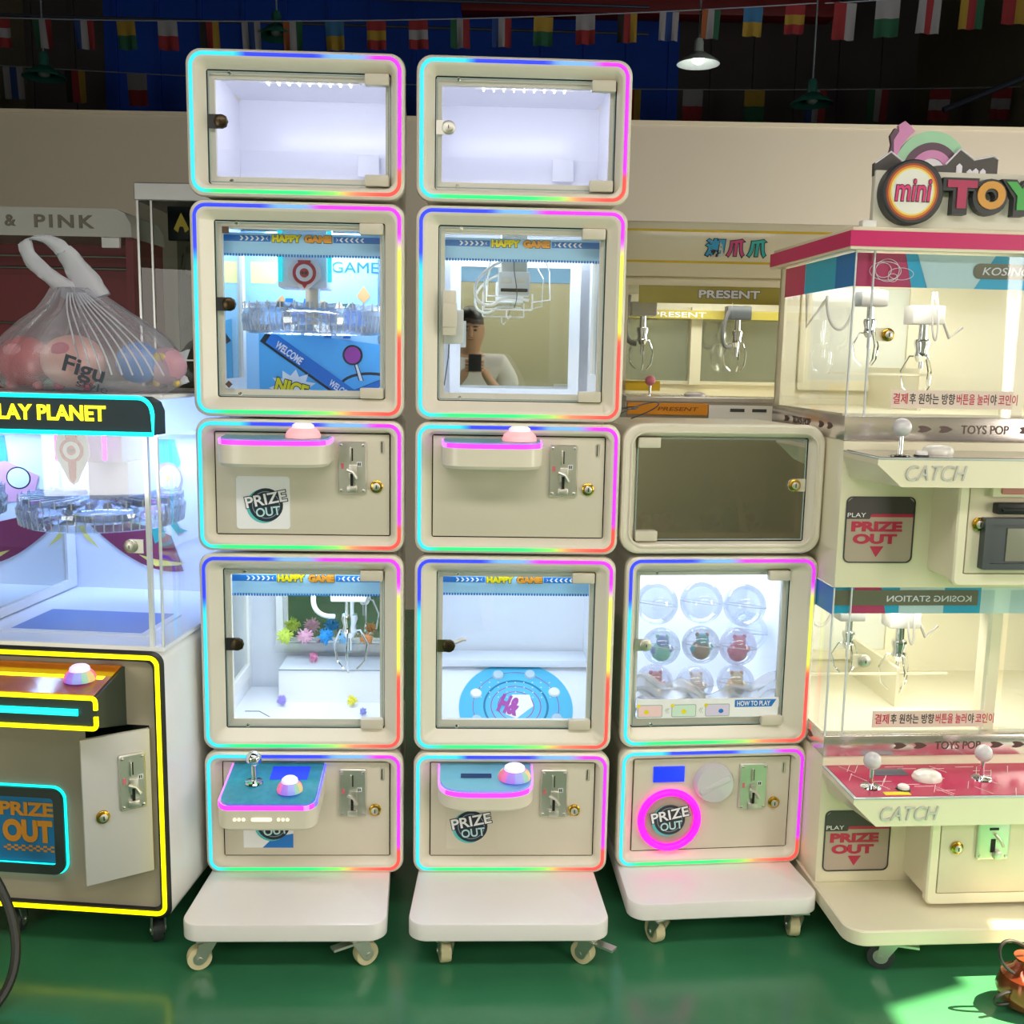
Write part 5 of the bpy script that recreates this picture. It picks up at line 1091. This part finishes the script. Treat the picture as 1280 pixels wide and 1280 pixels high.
j = G(); j.m(1).lathe([(.016, 0), (.004, .003), (.004, .04)], (-.125, -.08, 1.392), n=16); j.m(0).ball((-.125, -.08, 1.44), .017, 16); j.out('joystick', [mat('ball_pink', 'D87888', .3), CHROME], dk)
G().lathe([(.035, 0), (.034, .008), (.02, .014), (.001, .015)], (.02, -.08, 1.392), n=24).out('push_button', mat('button_greywhite', 'C8C0C4', .2), dk)
claw_unit(eb, -.125, .14, 1.70, .95, col=mat('motor_grey', 'B8B4AC', .4)); claw_unit(eb, .235, .3, 1.70, .95, col=DKGREY)
g = G(); g.tube(bez((-.18, .1, 1.72), (-.19, .1, 1.62), (-.2, .1, 1.56), (-.15, .1, 1.56)), .009, 7); g.tube(bez((.19, .25, 1.68), (.16, .25, 1.6), (.17, .25, 1.54), (.21, .28, 1.56)), .007, 7); g.out('cable_loop', mat('hose_dark', '4C4A48', .5), eb)
g = G(); g.box(-.15, .1, .2, .4, 1.375, 1.385); g.out('playfield', MATS['deck_grey'], eb)

add_light('cabinet_light', 'AREA', (.2, .2, 1.74), (.2, .3, 1.4), 2.6, (1, .98, .86), .5, .12, parent=TE)  # lamp added to brighten this interior
# ------------------------------------------------------------------ machines behind on the left
TP = thing('red_arcade_machine', 'dark red machine with white sign board reading & PINK at far left', 'game machine', (-1.6, 3.6, 0), 0)
g = G(); n = 8
P = [(-.7, 1.885), (.293, 1.885), (.29, 1.93), (.27, 1.965), (.24, 1.978), (-.7, 1.978)]
sg = G().prism(P, -.03, .3).out('sign_board', mat('sign_greywhite', 'C4C4BE', .4, noise=.03), TP)
text('sign_lettering', '&', -.135, -.098, 1.915, 1.953, -.0305, mat('letters_khaki', '7A7464', .5), sg, .003, .02)
text('sign_lettering', 'PINK', -.035, .168, 1.912, 1.955, -.0305, mat('letters_khaki', '7A7464', .5), sg, .003, .02, spacing=1.25)
g = G(); g.m(0).box(-.7, .28, .25, .3, 0, 1.885); g.m(0).box(-.7, .28, 0, .3, 0, 1.38); g.m(1).box(-.7, .28, -.01, .0, 1.38, 1.40); g.m(0).box(.26, .285, 0, .3, 1.38, 1.885)
g.m(1).tube([(-.7, .24, 1.80), (.27, .24, 1.80)], .005, 6); g.m(1).tube([(-.7, .1, 1.83), (.27, .1, 1.83)], .004, 6); g.m(1).tube([(-.7, .24, 1.60), (.27, .24, 1.60)], .004, 6)
g.out('machine_body', [mat('maroon_body', '7A1E26', .5, noise=.1), mat('rail_grey', '707068', .4, .6)], TP)
G().box(.185, .245, -.02, .0, 1.850, 1.886, .002).out('white_tag', PAPER, TP)
TG = thing('glass_claw_machine', 'narrow glass claw machine with silver top and blue claw icon, behind the first tower', 'game machine', (-1.0, 3.3, 0), 0)
g = G(); g.m(0).box(-.194, .35, -.01, .4, 1.968, 2.022, .003); g.m(1).box(-.19, .35, .38, .4, 0, 1.968); g.m(1).box(-.19, .35, 0, .4, 0, 1.38); g.m(0).box(-.19, -.183, -.003, .003, 1.38, 1.968); g.m(0).box(-.147, -.141, -.003, .003, 1.38, 1.968); g.m(0).box(-.19, .35, -.004, .0, 1.475, 1.48)
gb = g.out('machine_body', [mat('silver_frame', 'B4B6B4', .3, .6), mat('olive_panel', '6A6850', .5, noise=.15, scale=6)], TG, 20)
G().box(-.185, .34, .0, .003, 1.38, 1.968).out('front_pane', glass('dim_glass', 'C8CCC8', .03), gb, 0)
g = G(); g.m(0).box(-.10, .12, .015, .03, 1.85, 1.955, .004); g.m(1).prism([(-.066, 1.915), (-.056, 1.935), (-.046, 1.915), (-.032, 1.885), (-.045, 1.875), (-.05, 1.893), (-.062, 1.893), (-.067, 1.875), (-.08, 1.885)], .0148, .013); g.out('claw_sign', [mat('sign_deepblue', '14263E', .3), emit('icon_yellow', 'B8A040', .6)], gb)
g = G(); g.m(0).box(-.075, -.035, .1, .14, 1.75, 1.84, .003); g.m(1).tube([(-.055, .12, 1.75), (-.05, .12, 1.66), (-.06, .12, 1.60)], .010, 8); g.m(1).tube(bez((-.09, .13, 1.82), (-.13, .13, 1.6), (-.1, .13, 1.5), (-.07, .13, 1.62)), .002, 5); g.m(2).cyl((-.05, .12, 1.52), (-.05, .12, 1.57), .006); g.out('claw_unit', [mat('motor_grey', 'B8B4AC', .4), DKGREY, BLUE], gb)

# ------------------------------------------------------------------ copper-brown object on the floor at the right
t = thing('lacquered_pot', 'shiny copper-brown rounded object with dark wire loops in the sunlight on the floor', 'pot', (1.235, 2.235, 0))
G().lathe([(.03, 0), (.055, .02), (.065, .05), (.055, .085), (.03, .105), (.025, .12), (.03, .13), (.001, .135)], n=28).out('pot_body', mat('copper_brown', '9A4A2C', .15, .6, .15, coat=.5), t)
g = G(); g.tube(bez((-.04, -.02, .10), (-.10, -.02, .13), (-.08, 0, .21), (0, 0, .15), 16), .004, 7); g.tube(bez((-.05, -.03, .03), (-.11, -.04, .02), (-.10, -.05, .07), (-.04, -.03, .06), 14), .004, 7); g.out('wire_loop', BLACK, t)

# ------------------------------------------------------------------ the photographer, seen in the cabinet mirror
def skin(name, V, E, subs=2, mt=None, parent=None):
    me = bpy.data.meshes.new(name); me.from_pydata([v[0] for v in V], E, []); o = bpy.data.objects.new(name, me); COL.objects.link(o)
    md = o.modifiers.new('skin', 'SKIN'); sv = me.skin_vertices[0].data if me.skin_vertices else None
    if sv is None:
        bm = bmesh.new(); bm.from_mesh(me); bm.verts.layers.skin.verify(); bm.to_mesh(me); bm.free(); sv = me.skin_vertices[0].data
    for i, v in enumerate(V): r = v[1]; sv[i].radius = r if isinstance(r, tuple) else (r, r); sv[i].use_root = (i == 0)
    o.modifiers.new('sub', 'SUBSURF').levels = subs; md.use_smooth_shade = True
    dg = bpy.context.evaluated_depsgraph_get(); dg.update(); m2 = bpy.data.meshes.new_from_object(o.evaluated_get(dg)); bpy.data.objects.remove(o)
    m2.materials.clear(); m2.materials.append(mt); r = bpy.data.objects.new(name, m2); COL.objects.link(r)
    for p in m2.polygons: p.use_smooth = True
    if parent: r.parent = parent
    return r
PX, PY = -.02, -.34
SKINM = mat('skin', 'C89A7C', .5, noise=.03); SHIRT = mat('white_tshirt', 'E4E2DE', .8, noise=.04); HAIR = mat('black_hair', '161514', .45, noise=.2, scale=60); SHORTS = mat('dark_shorts', '2A2E38', .8)
pe = thing('person', 'dark-haired person in a white T-shirt holding up a black phone, seen in the cabinet mirror', 'person', (PX, PY, 0))
V = [((0, 0, .98), (.15, .11)), ((0, .0, 1.15), (.14, .10)), ((0, 0, 1.36), (.17, .105)), ((0, -.005, 1.46), (.13, .09)), ((0, .0, 1.525), (.06, .06)), ((0, .02, 1.585), (.075, .085)), ((0, .02, 1.665), (.105, .125)), ((0, .01, 1.75), (.09, .11)),
     ((.17, 0, 1.46), (.068, .068)), ((.225, -.01, 1.39), (.058, .058)), ((.27, .02, 1.21), (.044, .044)), ((.17, .16, 1.30), (.036, .036)), ((.09, .24, 1.40), (.026, .022)), ((.075, .262, 1.44), (.032, .018)),
     ((-.17, 0, 1.46), (.068, .068)), ((-.225, -.01, 1.39), (.058, .058)), ((-.26, .03, 1.21), (.044, .044)), ((-.13, .17, 1.30), (.036, .036)), ((-.04, .25, 1.40), (.026, .022)), ((-.03, .265, 1.44), (.032, .018)),
     ((.10, 0, .90), (.09, .09)), ((.11, .01, .50), (.058, .06)), ((.115, -.01, .10), (.04, .04)), ((.125, .10, .035), (.04, .03)),
     ((-.10, 0, .90), (.09, .09)), ((-.11, .01, .50), (.058, .06)), ((-.115, -.01, .10), (.04, .04)), ((-.125, .10, .035), (.04, .03))]
E_ = [(0, 1), (1, 2), (2, 3), (3, 4), (4, 5), (5, 6), (6, 7), (3, 8), (8, 9), (9, 10), (10, 11), (11, 12), (12, 13), (3, 14), (14, 15), (15, 16), (16, 17), (17, 18), (18, 19), (0, 20), (20, 21), (21, 22), (22, 23), (0, 24), (24, 25), (25, 26), (26, 27)]
BODY = skin('body', V, E_, 2, SKINM, pe).name
yf = max(v.co.y for v in bpy.data.objects[BODY].data.vertices if abs(v.co.x) < .03 and 1.63 < v.co.z < 1.70)
g = G()
g.m(0).lathe([(.009, -.03), (.016, -.012), (.008, .03)], (0, yf, 1.655), (0, -.2, 1), 12)
for s_ in (-1, 1):
    g.m(1).ball((s_*.028, yf-.004, 1.668), .009, 10, 1.3, .7, .7); g.m(2).ball((s_*.029, yf-.003, 1.688), .011, 8, 1.7, .6, .35); g.m(0).ball((s_*.074, .015, 1.655), .02, 12, .5, .8, 1.3)
    g.m(3).ball((0, yf-.008, 1.612), .013, 10, 1.6, .7, .4)
g.out('face', [SKINM, BLACK, HAIR, mat('lips', 'A8705E', .5)], pe)
for s_, hx in ((1, .066), (-1, -.028)):
    g = G()
    for f_ in range(4):
        z = 1.428+f_*.019; l = .05-.004*abs(f_-1.5)
        g.tube([(hx+.004*s_, .268, z), (hx-s_*l*.5, .277+.008, z+.002), (hx-s_*l, .285+.006, z+.001), (hx-s_*(l+.014), .283, z-.003)], [.0095, .009, .008, .007], 8)
    g.tube([(hx, .262, 1.425), (hx-s_*.015, .256, 1.45), (hx-s_*.02, .262, 1.478)], [.011, .0105, .008], 8); g.out('fingers', SKINM, pe)
g = G(); L = []
for i in range(9):
    t_ = i/8*pi*.58; L.append([Vector((.086*sin(t_)*cos(a), (yf-.10)*.5+(.06+yf*.5)*sin(t_)*sin(a), 1.700+.112*cos(t_)+.035*max(0, sin(a))*(i/8)**2-.06*max(0, -sin(a))*(i/8))) + Vector((0, 0, .004*sin(7*a+i))) for a in [2*pi*k_/28 for k_ in range(28)]])
g.loft(L, True, False); g.out('hair', HAIR, pe, 60)
skin('t_shirt', [((0, .0, 1.02), (.172, .13)), ((0, 0, 1.17), (.16, .118)), ((0, 0, 1.35), (.19, .122)), ((0, -.005, 1.475), (.15, .105)), ((.175, 0, 1.465), (.082, .082)), ((.235, -.01, 1.38), (.08, .078)), ((.25, .0, 1.29), (.076, .074)), ((-.175, 0, 1.465), (.082, .082)), ((-.235, -.01, 1.38), (.08, .078)), ((-.248, .0, 1.29), (.076, .074))], [(0, 1), (1, 2), (2, 3), (3, 4), (4, 5), (5, 6), (3, 7), (7, 8), (8, 9)], 2, SHIRT, pe)
skin('shorts', [((0, 0, .99), (.165, .125)), ((.10, 0, .88), (.105, .105)), ((.11, .01, .58), (.09, .09)), ((-.10, 0, .88), (.105, .105)), ((-.11, .01, .58), (.09, .09))], [(0, 1), (1, 2), (0, 3), (3, 4)], 2, SHORTS, pe)
ph = G().m(0).box(-.038, .038, -.012, -.004, 1.425, 1.525, .004).m(1).lathe([(.008, 0), (.008, .0005)], (-.022, -.004, 1.508), (0, 1, 0), 14).out('phone', [BLACK, mat('lens_glass', '303848', .05)], None)
tag(ph, 'black phone held up by the photographer in the mirror', 'phone')
